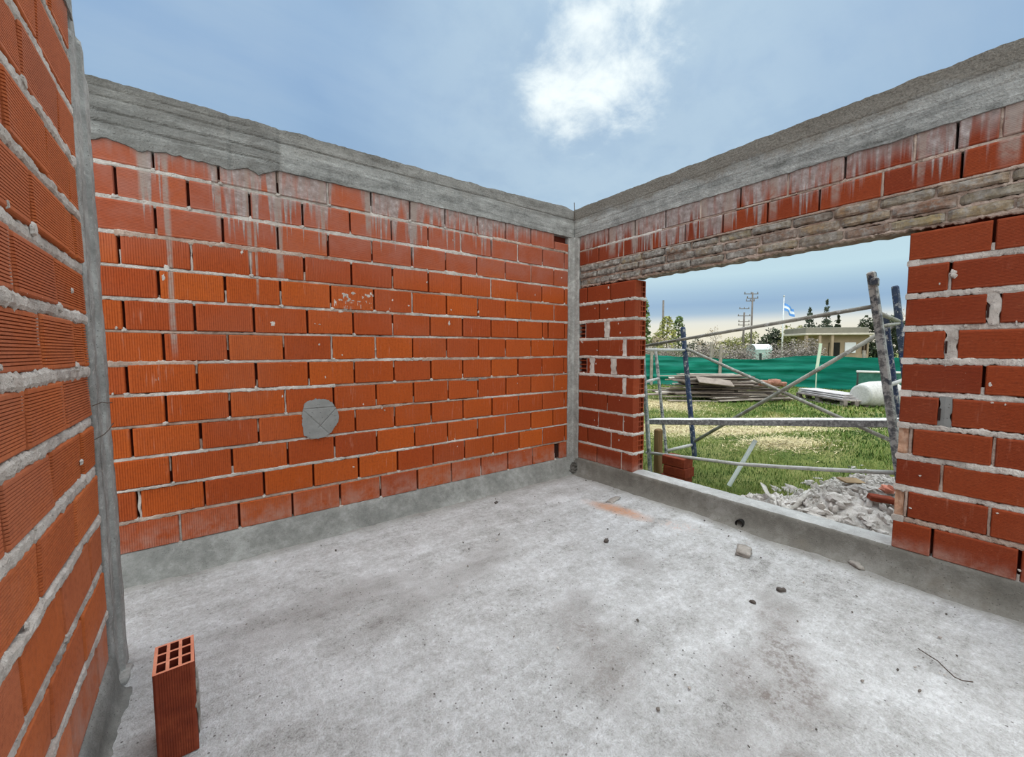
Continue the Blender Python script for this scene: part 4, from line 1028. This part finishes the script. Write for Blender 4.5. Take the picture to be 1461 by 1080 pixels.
# pallet with sheets on it
pA, pB = at_z(1203, 582, -.31), at_z(1136, 569, -.31)
pdir = Vector((pA.x-pB.x, pA.y-pB.y, 0)); PL = pdir.length; pdir.normalize(); pa = math.atan2(pdir.y, pdir.x)
Rp = rotz(pa); p0 = (pA+pB)/2; def_p = lambda x, y, z: Vector((p0.x, p0.y, -.31))+Rp@Vector((x, y, z))
pal = thing('pallet', 'long low wooden pallet at the right end of the board pile', 'pallet', (p0.x, p0.y, -.31))
m_pal = plain('pallet_wood', [s2l(104, 94, 88), s2l(146, 136, 128), s2l(182, 174, 166)], 7, .003, .9, .4)
for y in (.05, .33, .61):
    mb = MB(); mb.bbox(def_p(0, y, .03), (PL, .10, .05), Rp, .006, .3); mb.build('bottom_runner', m_pal, pal)
for x in (-.47, -.02, .47):
    for y in (.05, .33, .61):
        mb = MB(); mb.bbox(def_p(x*PL, y, .115), (.16, .10, .11), Rp, .006, .2); mb.build('bearer', m_pal, pal)
for i in range(4):
    mb = MB(); mb.bbox(def_p(0, .06+.18*i, .19), (PL, .16, .03), Rp, .004, rng.random()); mb.build('deck_board', m_pal, pal)
m_panel = plain('pale_sheet', [s2l(150, 142, 140), s2l(178, 172, 170), s2l(204, 200, 197)], 4, .001, .7, .3)
for i in range(3):
    mb = MB(); mb.bbox(def_p(-.05-.05*i, .34+.03*i, .225+.05*i), (PL*(.98-.02*i), .62-.04*i, .032), rotz(pa+.02*(i-1)), .004, .3+.25*i, 0, .003, 3, rng)
    tag(mb.build('formwork_sheet', m_panel, None, False, def_p(0, .5, .21+.05*i)), ('lowest pale sheet lying on the wooden pallet', 'middle pale sheet of the three on the wooden pallet', 'topmost pale sheet of the three on the wooden pallet')[i], 'sheet', 'pale sheets on the pallet')
# round white tank
d0 = at_d(1227, 565, 10.9); ax = Vector((rt.x, rt.y, 0)).normalized(); R0 = .34
ax = (ax*.96+Vector((fw.x, fw.y, 0)).normalized()*.28).normalized()
prof = [(0, .02), (.003, .2), (.006, .25), (.03, .265), (.06, .27), (.2, .32), (.4, .345), (.8, .35), (1.15, .33), (1.3, .27), (1.31, .02)]
c0 = Vector((d0.x, d0.y, -.31+.35))
tk = thing('tank', 'round off-white tank lying on its side next to the pallet', 'tank', (c0.x, c0.y, -.31))
mb = MB(); mb.tube([c0+ax*q for q, _ in prof], [r for _, r in prof], 28)
mb.build('tank_body', plain('chalky_white', [s2l(166, 164, 158), s2l(188, 186, 180), s2l(204, 202, 197)], 20, .003), tk, True)
mb = MB(); mb.tube([c0+ax*.02, c0+ax*.045], [.272, .272], 28); mb.build('rim', plain('rim_grey', [s2l(170, 170, 166), s2l(200, 200, 196)], 12), tk, True)

# ---- green shade-cloth fence
FP = [(860, 508, 546), (918, 505, 549), (960, 508, 550), (1000, 510, 551), (1085, 513, 551), (1130, 508, 552), (1170, 507, 554), (1225, 510, 558), (1290, 510, 563), (1380, 511, 570)]
fb = [at_z(px, by, -.31) for px, ty, by in FP]; ft = []
for (px, ty, by), w in zip(FP, fb):
    D = (w-CAM).dot(fw); q = at_d(px, ty, D); ft.append(q.z)
fence = thing('shade_cloth_fence', 'long green shade-cloth fence across the ground behind the board pile', 'fence', (fb[4].x, fb[4].y, -.31))
g = NT('green_shade_cloth'); obj = g.tc.outputs['Object']; n = g.noise(g.co((.6, .6, 5)), 1.2, 5, .6); f = g.noise(obj, 30, 3)
g.color(g.mix(g.mr(n, .3, .7), s2l(0, 100, 84), s2l(12, 132, 110))); g.rough(.6); g.bump(g.math('ADD', n, g.math('MULTIPLY', f, .1)), .05, .6)
mb = MB(); NU = 260
def cloth(i, j):
    s = i*(len(fb)-1); k = min(int(s), len(fb)-2); t = s-k
    t2 = t
    p = fb[k].lerp(fb[k+1], t2); zt = ft[k]+(ft[k+1]-ft[k])*t2
    z = p.z+(zt-p.z)*j
    w = .05*noise.noise(Vector((p.x*1.5, p.y*1.5, z*4)))+.06*noise.noise(Vector((p.x*.4, p.y*.4+7, z*7)))+.03*sin(z*16+3*noise.noise(Vector((p.x*.5, p.y*.5, 0))))*(1-j*.5)
    return (p.x-fw.x*w, p.y-fw.y*w, z-.03*(j > .99)*abs(noise.noise(Vector((p.x*2, p.y*2, 0)))))
mb.grid(cloth, NU, 30); mb.build('shade_cloth', g.mat, fence, True)
m_pole = plain('grey_pole', [s2l(120, 112, 100), s2l(164, 156, 142)], 9, .002); m_dpole = plain('dark_pole', [s2l(38, 44, 40), s2l(60, 66, 60)], 9, .002); m_paint = plain('pale_green_paint', [s2l(178, 196, 168), s2l(206, 220, 196)], 8, .001)
def fpost(px, ty, by, wpx, mat, back=.0, lean=0, label=None):
    i = max(k for k in range(len(FP)-1) if FP[k][0] <= px); t = (px-FP[i][0])/(FP[i+1][0]-FP[i][0]); w = fb[i].lerp(fb[i+1], t); D = (w-CAM).dot(fw)+back
    a, b = at_d(px+lean, ty, D), at_d(px, by, D); wd = wpx*D/F_PX
    b = b+(b-a)*((-.33-b.z)/(b.z-a.z)) if by < 545 else Vector((b.x, b.y, -.33))
    mb = MB(); mb.sqtube(a, b, wd, wd*.6, side=rt); o = mb.build('fence_post', mat, fence)
    if label: o['label'] = label
fpost(1085, 504, 552, 3, m_dpole, .08, 0, 'dark post')
fpost(1026, 493, 551, 4, m_pole, -.14, 3, 'pale post')
fpost(1015, 488, 551, 4, m_pole, .25, 0)
fpost(929, 500, 551, 4, m_pole, -.14, 1)
fpost(1233, 500, 558, 4, m_pole, .1, 0)
a, b = at_d(1171, 490, 14.6), at_d(1165, 529, 14.6); bb = b+(b-a)*.62; mb = MB(); mb.sqtube(a, b, .105, .03, side=rt)
mb.sqtube(b, Vector((b.x, b.y, -.33)), .03, .03, side=rt)
tag(mb.build('marker_stake', m_paint, None, False, (b.x, b.y, -.33)), 'pale green painted board leaning in front of the green fence', 'stake')
# low mesh panel with a white rail
q0, q1 = at_d(1224, 530, 12.6), at_d(1300, 532, 12.6)
pn = thing('mesh_barrier', 'darker green mesh barrier with a white top rail, behind the right scaffold posts', 'barrier', (q0.x, q0.y, -.31))
g = NT('dark_mesh'); obj = g.tc.outputs['Object']; n = g.noise(obj, 6, 5, .7); g.color(g.ramp(n, [(.3, s2l(34, 84, 72)), (.7, s2l(70, 118, 102))])); g.bump(n, .02, .6)
mb = MB(); 
def msh(i, j):
    p = q0.lerp(q1, i); lo = Vector((p.x-rt.x*.12*(1-i), p.y-rt.y*.12*(1-i), -.31)); v = lo.lerp(p, j); w = .03*noise.noise(v*3); return (v.x+fw.x*w, v.y+fw.y*w, v.z)
mb.grid(msh, 30, 14); mb.build('mesh', g.mat, pn, True)
mb = MB(); mb.tube([q0-rt*.03, q1+rt*.05], .035, 10); mb.build('top_rail', plain('white_rail', [s2l(206, 206, 200), s2l(226, 226, 220)], 8), pn, True)
for t in (0, .99):
    p = q0.lerp(q1, t); mb = MB(); mb.tube([(p.x, p.y, -.33), p], .025, 8); mb.build('upright', m_dpole, pn, True)

# ---- beyond the fence
def far_base(px, D, py=500): w = at_d(px, py, D); return Vector((w.x, w.y, GZ-.045))
def htop(px, py, D): return at_d(px, py, D).z
# house
HD = 38
hp = far_base(1200, HD); ha = rang-.06
house = thing('house', 'small beige flat-roofed building beyond the green fence', 'house', hp)
Rh = rotz(ha); H = lambda x, y, z: hp+Rh@Vector((x, y, z))
px2m = HD/F_PX
m_wallb = plain('beige_render', [s2l(150, 132, 110), s2l(172, 154, 130)], 1.5, .004); m_roofg = plain('grey_parapet', [s2l(112, 110, 98), s2l(134, 130, 116)], 1, .004)
zt = htop(1195, 467, HD)-hp.z; zc = htop(1195, 477, HD)-hp.z
mb = MB(); mb.box(H(.15, 1.5, zc/2), (4.6, 3, zc), Rh); mb.build('wall', m_wallb, house)
mb = MB(); mb.bbox(H(-.4, 1.7, (zt+zc)/2), (5.6, 3.4, zt-zc), Rh, .05); mb.build('parapet', m_roofg, house)
mb = MB(); mb.bbox(H(-.4, .9, zc), (6.8, 3.6, .18), Rh, .03); mb.build('roof_slab', plain('white_slab', [s2l(176, 168, 152), s2l(206, 198, 182)], 2), house)
mb = MB(); mb.box(H(-.65, -.03, 1.12), (.95, .12, 2.25), Rh); mb.build('doorway', plain('door_dark', [s2l(30, 30, 28), s2l(44, 44, 40)], 3), house)
mb = MB(); mb.bbox(H(.75, -.06, 1.75), (.95, .10, .98), Rh, .02); mb.build('notice_board', plain('board_white', [s2l(226, 230, 236), s2l(238, 240, 244)], 3), house)
for x in (-1.35, -2.45, -3.6):
    mb = MB(); mb.box(H(x, -.7, zc/2), (.22, .22, zc), Rh); mb.build('pillar', m_wallb, house)
for x in (2.0, 2.25):
    mb = MB(); mb.box(H(x-.1, -.05, 1.7), (.12, .1, 1.0), Rh); mb.build('window_slot', plain('slot_dark', [s2l(58, 48, 40), s2l(78, 66, 54)], 3), house)
# pale shed roof
sp_ = far_base(1090, 24); shed = thing('shed', 'low pale blue-white rounded roof showing above the green fence', 'shed', sp_)
Rs = rotz(rang); zs = htop(1091, 491, 24)-sp_.z
mb = MB(); N = 12
def shf(i, j): x = -.5+1.0*j; a = pi*i; return sp_+Rs@Vector((x, .5+.5*cos(a), max(.0, zs-.32+.32*sin(a))))
mb.grid(shf, N, 4)
mb.build('roof', plain('pale_roof', [s2l(206, 216, 218), s2l(228, 234, 234)], 4), shed, True)
mb = MB(); mb.box(sp_+Rs@Vector((0, .5, (zs-.32)/2)), (.96, .96, zs-.32), Rs); mb.build('wall', plain('pale_wall', [s2l(140, 166, 158), s2l(170, 190, 182)], 4), shed)
# poles
m_pw = plain('pole_grey', [s2l(96, 90, 86), s2l(126, 118, 110)], 3, .002)
def upole(px, ty, D, w, arms, label, xoff=0):
    b = far_base(px, D); z1 = htop(px, ty, D); o = thing('utility_pole', label, 'pole', b)
    mb = MB(); mb.tube([b, (b.x, b.y, z1)], [w*.8, w*.55], 8); mb.build('shaft', m_pw, o, True)
    for ay, hw, off in arms:
        z = htop(px, ay, D); mb = MB(); c = Vector((b.x+rt.x*off*D/F_PX, b.y+rt.y*off*D/F_PX, z)); h = hw*D/F_PX
        mb.box(c, (h*2, .09, .09), Rs)
        arm = mb.build('crossarm', m_pw, o)
        for s in (-.9, 0, .9):
            mb = MB(); mb.tube([c+Rs@Vector((h*s, 0, .03)), c+Rs@Vector((h*s, 0, .14)), c+Rs@Vector((h*s, 0, .26))], [.04, .06, .03], 6); mb.build('insulator', m_pw, arm)
upole(1071, 418, 52, .17, ((420, 10, -2), (426, 8, 0), (430, 6, -3)), 'tall thin utility pole beyond the fence, left of the flag')
upole(1060, 446, 58, .22, ((441, 7, 0), (451, 9, 0), (459, 8, 0), (464, 8, 0)), 'shorter dark utility pole with several crossarms beside the tall one')
b = far_base(945, 34); z1 = htop(946, 429, 34); mb = MB(); mb.tube([b, (b.x, b.y, z1)], [.10, .07], 8); tag(mb.build('mast', m_pw, None, True, b), 'plain dark mast rising from the yellow-green trees', 'mast')
# flag
D = 33; b = far_base(1115.5, D); z1 = htop(1116, 424, D)
fp = thing('flagpole', 'white flagpole beyond the fence, left of the beige building', 'flagpole', b)
mb = MB(); mb.tube([b, (b.x, b.y, z1)], [.07, .035], 10); mb.build('pole', plain('pole_white', [s2l(198, 200, 198), s2l(222, 224, 222)], 4), fp, True)
mb = MB(); mb.rock((b.x, b.y, z1+.05), (.12, .12, .12), Matrix.Identity(3), 0, .5, 0, 0, 6); mb.build('finial', plain('finial_grey', [s2l(170, 170, 166), s2l(190, 190, 186)], 4), fp, True)
g = NT('sky_blue_white_flag'); t = g.attr()
g.color(g.ramp(t, [(0, s2l(96, 150, 214)), (.33, s2l(96, 150, 214)), (.335, s2l(220, 228, 236)), (.66, s2l(220, 228, 236)), (.665, s2l(96, 150, 214))], 'CONSTANT'))
mb = MB(); q = Vector((b.x, b.y, htop(1117, 432, D))); nn = 18
base = len(mb.v)
for j in range(13):
    for i in range(nn+1):
        s, v = i/nn, j/12
        p = q+Vector((rt.x, rt.y, 0))*(.05+.80*s)+Vector((0, 0, -.62*v-.58*s+.05*sin(s*7)))+Vector((fw.x, fw.y, 0))*(.10*sin(s*9+v*2))
        mb.vert(p, v)
for j in range(12):
    for i in range(nn): a_ = base+j*(nn+1)+i; mb.face((a_, a_+1, a_+nn+2, a_+nn+1))
o_ = mb.build('flag', g.mat, None, True, q); tag(o_, 'light blue and white striped flag flying on the white flagpole', 'flag')

# trees and shrubs
def leaf_mat(name, cols): 
    g = NT(name); t = g.attr(); n = len(cols); g.color(g.ramp(t, [(i/(n-1), c) for i, c in enumerate(cols)])); g.rough(.75); return g.mat
ml = {'dark': leaf_mat('dark_leaves', [s2l(26, 34, 20), s2l(42, 52, 30), s2l(64, 74, 44)]), 'yellow': leaf_mat('yellow_leaves', [s2l(92, 98, 40), s2l(134, 136, 62), s2l(168, 164, 92)]),
      'green': leaf_mat('green_leaves', [s2l(54, 72, 34), s2l(84, 104, 50), s2l(112, 128, 70)]), 'pine': leaf_mat('pine_needles', [s2l(48, 58, 46), s2l(66, 78, 60), s2l(88, 98, 78)]),
      'bare': leaf_mat('bare_twigs', [s2l(120, 104, 84), s2l(150, 134, 108), s2l(176, 160, 128)]), 'plume': leaf_mat('plume_grass', [s2l(92, 84, 74), s2l(130, 121, 110), s2l(168, 158, 147)]),
      'olive': leaf_mat('olive_leaves', [s2l(82, 88, 44), s2l(116, 118, 64), s2l(148, 142, 90)])}
m_bark = plain('bark', [s2l(70, 58, 48), s2l(104, 90, 76)], 6, .01)
rng = random.Random(61)
def leaf(mb, c, s, rng):
    d = Vector((rng.gauss(0, 1), rng.gauss(0, 1), rng.gauss(0, 1))).normalized(); e = d.orthogonal().normalized(); tn = rng.random()
    mb.quad(c-d*s, c+e*s*.6, c+d*s, c-e*s*.6, tn)
def tree(px, py_top, hw, D, kind, shape, label, name='tree', cat='tree', n=900, py_base=500, group=None):
    b = far_base(px, D); z1 = htop(px, py_top, D); H_ = z1-b.z; R_ = hw*D/F_PX
    o = thing(name, label, cat, b, group)
    mt = MB(); ml_ = MB()
    tr = max(.05, H_*.018)
    if shape == 'bare':
        def br(p, d, L, r, lev):
            e = p+d*L; mt.tube([p, p+d*L*.5+Vector((rng.uniform(-.05, .05)*L, rng.uniform(-.05, .05)*L, 0)), e], [r, r*.8, r*.5], 5)
            if lev:
                for _ in range(4):
                    nd = (d+Vector((rng.gauss(0, .55), rng.gauss(0, .55), rng.uniform(-.1, .5)))).normalized(); br(p+d*L*rng.uniform(.5, 1), nd, L*rng.uniform(.5, .75), r*.5, lev-1)
            else:
                for _ in range(5): leaf(ml_, e+Vector((rng.gauss(0, .2), rng.gauss(0, .2), rng.gauss(0, .2)))*L, .05+.02*H_/4, rng)
        br(b, Vector((0, 0, 1)), H_*.42, tr*.8, 3)
    else:
        mt.tube([b, (b.x, b.y, b.z+H_*(.9 if shape in ('pine', 'column') else .55))], [tr, tr*.4], 7)
        lobes = [(Vector((rng.uniform(-.6, .6)*R_, rng.uniform(-.6, .6)*R_, H_*rng.uniform(.12, .82))), R_*rng.uniform(.35, .6)) for _ in range(14)]
        for i in range(n):
            if shape == 'round':
                c, r = rng.choice(lobes); d = Vector((rng.gauss(0, 1), rng.gauss(0, 1), rng.gauss(0, 1))).normalized()*r*rng.uniform(.6, 1.0); p = b+c+Vector((d.x, d.y, d.z*min(1.3, .35*H_/R_)))
                if p.z > z1: p.z = z1-rng.uniform(0, .1)*H_
            elif shape == 'column':
                t = rng.random(); r = R_*(sin(pi*min(1, t*.92+.06))**.5)*rng.uniform(.5, 1); a = rng.uniform(0, 6.3); p = b+Vector((r*cos(a), r*sin(a), H_*(.08+.92*t)))
            elif shape == 'pine':
                k = rng.randint(0, 8); t = .18+.80*k/8; rr = R_*(1-t)*1.15+.05*R_; r = rr*rng.random()**.5; a = rng.choice([q*2*pi/7+k for q in range(7)])+rng.gauss(0, .12); p = b+Vector((r*cos(a), r*sin(a), H_*t-.18*r+rng.gauss(0, .02)*H_))
            else:   # hedge
                a = rng.uniform(-1, 1); p = b+Vector((rt.x*a*R_, rt.y*a*R_, 0))+Vector((rng.gauss(0, .3)*R_*.5, rng.gauss(0, .3)*R_*.5, H_*rng.random()**.6*(1-.35*abs(a)**2)*(.8+.2*noise.noise(Vector((a*4+px, 0, 0))))))
            leaf(ml_, p, (.05+.035*R_+.012*H_)*rng.uniform(.6, 1.3), rng)
    mt.build('trunk', m_bark, o, True); ml_.build('foliage', ml[kind], o)
    return o
def plume(px, py_top, hw, D, label, kind='plume', n=1100, group=None):
    b = far_base(px, D); H_ = htop(px, py_top, D)-b.z; R_ = hw*D/F_PX; o = thing('pampas_clump', label, 'shrub', b, group); m_ = MB(); m2 = MB()
    for i in range(n):
        a = rng.uniform(0, 6.3); r0 = R_*.35*rng.random(); ln = R_*rng.uniform(.1, 1.0); h = H_*rng.uniform(.5, 1.0)*(1-.35*(ln/R_)**2)
        p0 = b+Vector((r0*cos(a), r0*sin(a), 0)); p1 = p0+Vector((ln*.5*cos(a), ln*.5*sin(a), h*.65)); p2 = p0+Vector((ln*cos(a)*1.2, ln*sin(a)*1.2, h)); s = Vector((-sin(a), cos(a), 0))*.009
        tn = rng.random(); p2 = p2-Vector((0, 0, .12*ln))
        m_.quad(p0-s, p0+s, p1+s, p1-s, tn*.8)
        for q in range(3):
            c_ = p1.lerp(p2, q/2)+Vector((rng.gauss(0, .02), rng.gauss(0, .02), rng.gauss(0, .02))); leaf(m2, c_, rng.uniform(.025, .05), rng)
    m_.build('stems', ml[kind], o); m2.build('plumes', ml[kind], o)
tree(914, 420, 13, 26, 'green', 'column', 'tall dark green tree half hidden behind the left window jamb', n=1500)
tree(932, 470, 13, 29, 'bare', 'bare', 'bare twiggy tree between the dark tall tree and the yellow-green ones')
tree(951, 452, 14, 33, 'yellow', 'column', 'yellow-green tree with the dark mast rising behind it', n=1000)
tree(968, 452, 10, 36, 'green', 'column', 'small green round-topped tree just right of the yellow-green tree', n=900)
tree(936, 464, 13, 40, 'olive', 'round', 'olive-brown bushy tree behind the yellow-green tree, left of the mast', n=1100)
tree(1060, 470, 20, 62, 'olive', 'round', 'distant olive tree behind the shorter utility pole', n=1100)
tree(940, 484, 18, 25, 'olive', 'hedge', 'low olive scrub under the left-hand trees', 'bush', 'bush', 700)
tree(995, 476, 18, 44, 'dark', 'hedge', 'low dark bush left of the bare tree on the skyline', 'bush', 'bush', 700)
tree(1016, 467, 12, 40, 'bare', 'bare', 'pale bare tree standing on the skyline above the fence')
tree(1042, 476, 24, 42, 'olive', 'hedge', 'olive green hedge in front of the utility poles', 'hedge', 'hedge', 900)
tree(1096, 459, 20, 46, 'dark', 'round', 'dark round tree just left of the flagpole', n=1300)
tree(1132, 462, 18, 44, 'olive', 'round', 'yellowish tree between the flagpole and the beige building', n=1200)
tree(1153, 441, 15, 58, 'pine', 'pine', 'grey-green conifer behind the left end of the beige building', n=900)
tree(1177, 431, 13, 60, 'pine', 'pine', 'tall spiky conifer rising above the beige building roof', n=700)
tree(1194, 451, 11, 62, 'dark', 'pine', 'shorter dark conifer above the middle of the building roof', n=800)
tree(1176, 450, 30, 66, 'dark', 'hedge', 'dark hedge along the back of the beige building', 'hedge', 'hedge', 900)
tree(1231, 448, 15, 47, 'dark', 'round', 'dark tree behind the right end of the beige building', n=1100)
tree(1268, 446, 27, 45, 'dark', 'round', 'big dark tree between the right scaffold posts', n=1500)
tree(1300, 455, 26, 33, 'dark', 'round', 'dark tree partly hidden by the right window pier', n=1500)
tree(1272, 425, 16, 52, 'bare', 'bare', 'bare branching tree above the dark trees on the right')
for i, (px, ty, hw, D, lb) in enumerate(((925, 490, 16, 21, 'grey dry grass clump at the far left above the fence'), (955, 488, 15, 21.5, 'grey dry grass clump below the yellow-green tree'), (990, 489, 17, 20.5, 'brownish dry grass clump below the low dark bush'),
        (1012, 487, 14, 20.5, 'dry grass clump below the pale bare tree'), (1042, 488, 17, 20, 'grey dry grass clump around the pale fence posts'), (1064, 489, 14, 20, 'dry grass clump under the utility poles'), (1112, 487, 18, 19, 'broad dry grass clump at the foot of the flagpole'),
        (1135, 483, 17, 18.5, 'tall dry grass clump between flagpole and building'), (1157, 482, 14, 18.5, 'tall dry grass clump covering the left corner of the beige building'))):
    plume(px, ty, hw, D, lb)

# ------------------------------------------------------------------ sky and sun
w = bpy.data.worlds.new('overcast_sky'); SC.world = w; w.use_nodes = True
nt = w.node_tree; nt.nodes.clear()
class WN(NT):
    def __init__(self): self.nt = nt; self.tc = self.n('ShaderNodeTexCoord')
g = WN(); out = g.n('ShaderNodeOutputWorld'); bg = g.n('ShaderNodeBackground'); g.l(bg.outputs[0], out.inputs[0])
dv = g.tc.outputs['Generated']; s = g.sep(dv); z = s[2]
base = g.ramp(g.mr(z, 0, 1, 0, 1, False), [(0, s2l(230, 224, 204)), (.038, s2l(240, 235, 216)), (.06, s2l(232, 233, 224)), (.080, s2l(168, 194, 215)), (.10, s2l(152, 182, 211)), (.125, s2l(166, 196, 219)), (.16, s2l(194, 222, 233)), (.22, s2l(192, 219, 231)), (.31, s2l(156, 187, 215)), (.36, s2l(152, 183, 213)), (.5, s2l(145, 177, 213)), (.65, s2l(150, 182, 216)), (1, s2l(196, 212, 226))])
den = g.math('ADD', z, .30)
pl = g.comb(g.math('DIVIDE', s[0], den), g.math('DIVIDE', s[1], den), 0.0)
c1 = g.noise(pl, 1.5, 6, .5, .15); c2 = g.noise(g.co((.45, 2.0, 1), (2.3, .7, 0), (0, 0, .9), pl), 2.0, 6, .55, .2)
cl = g.math('ADD', g.math('MULTIPLY', c1, .55), g.math('MULTIPLY', c2, .45))
amp = g.mr(z, .26, .42)
col = g.mix(g.math('MULTIPLY', g.mr(cl, .42, .74), g.math('MULTIPLY', amp, .5)), base, s2l(192, 211, 225))
col = g.mix(g.math('MULTIPLY', g.mr(cl, .52, .28), g.math('MULTIPLY', amp, .55)), col, s2l(130, 158, 194))
sd = _ray(866, 82).normalized()
nrmv = g.n('ShaderNodeVectorMath'); nrmv.operation = 'NORMALIZE'; g.l(dv, nrmv.inputs[0])
dt = g.n('ShaderNodeVectorMath'); dt.operation = 'DOT_PRODUCT'; g.l(nrmv.outputs[0], dt.inputs[0]); dt.inputs[1].default_value = sd
k = dt.outputs['Value']
cn = g.noise(g.co((1, 1, 1), (.4, .2, 0), (0, 0, 0), pl), 6.5, 7, .62, .2)
glow = g.math('MULTIPLY', g.mr(k, .84, .995), g.mr(cn, .3, .62, .7, 1))
col = g.mix(g.math('MULTIPLY', glow, .62), col, s2l(198, 220, 234))
sd2 = _ray(893, 32).normalized(); dt2 = g.n('ShaderNodeVectorMath'); dt2.operation = 'DOT_PRODUCT'; g.l(nrmv.outputs[0], dt2.inputs[0]); dt2.inputs[1].default_value = sd2
sd3 = _ray(845, 100).normalized(); dt3 = g.n('ShaderNodeVectorMath'); dt3.operation = 'DOT_PRODUCT'; g.l(nrmv.outputs[0], dt3.inputs[0]); dt3.inputs[1].default_value = sd3
wsp = g.math('MULTIPLY', g.math('SUBTRACT', cn, .5), .038)
spot = g.math('MAXIMUM', g.mr(g.math('ADD', dt3.outputs['Value'], wsp), .987, 1.0045), g.math('MULTIPLY', g.mr(g.math('ADD', dt2.outputs['Value'], wsp), .992, 1.006), .9))
col = g.mix(g.math('MULTIPLY', spot, .95), col, (1.0, 1.08, 1.08, 1))
# unseen sky overhead and behind is boosted to light the walls and floor
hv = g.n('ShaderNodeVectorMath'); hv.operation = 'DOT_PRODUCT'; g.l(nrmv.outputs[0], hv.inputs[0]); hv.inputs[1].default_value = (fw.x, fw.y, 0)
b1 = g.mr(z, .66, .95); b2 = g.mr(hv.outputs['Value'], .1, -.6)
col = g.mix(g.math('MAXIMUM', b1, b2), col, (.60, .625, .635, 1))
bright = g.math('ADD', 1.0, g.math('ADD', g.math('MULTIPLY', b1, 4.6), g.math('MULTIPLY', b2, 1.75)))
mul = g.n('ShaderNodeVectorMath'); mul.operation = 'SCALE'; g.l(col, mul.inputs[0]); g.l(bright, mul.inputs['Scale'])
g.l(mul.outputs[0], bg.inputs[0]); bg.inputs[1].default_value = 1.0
ld = bpy.data.lights.new('veiled_sun', 'SUN'); ld.energy = 1.0; ld.angle = radians(25); ld.color = (1, .96, .9)
lo = bpy.data.objects.new('veiled_sun', ld); COL.objects.link(lo); lo.rotation_euler = (-sd).to_track_quat('-Z', 'Y').to_euler(); lo.location = (0, 0, 8)

SC.view_settings.view_transform = 'Standard'; SC.view_settings.look = 'None'; SC.view_settings.gamma = 1.0
SC.view_settings.use_curve_mapping = False; SC.view_settings.exposure = 0.0
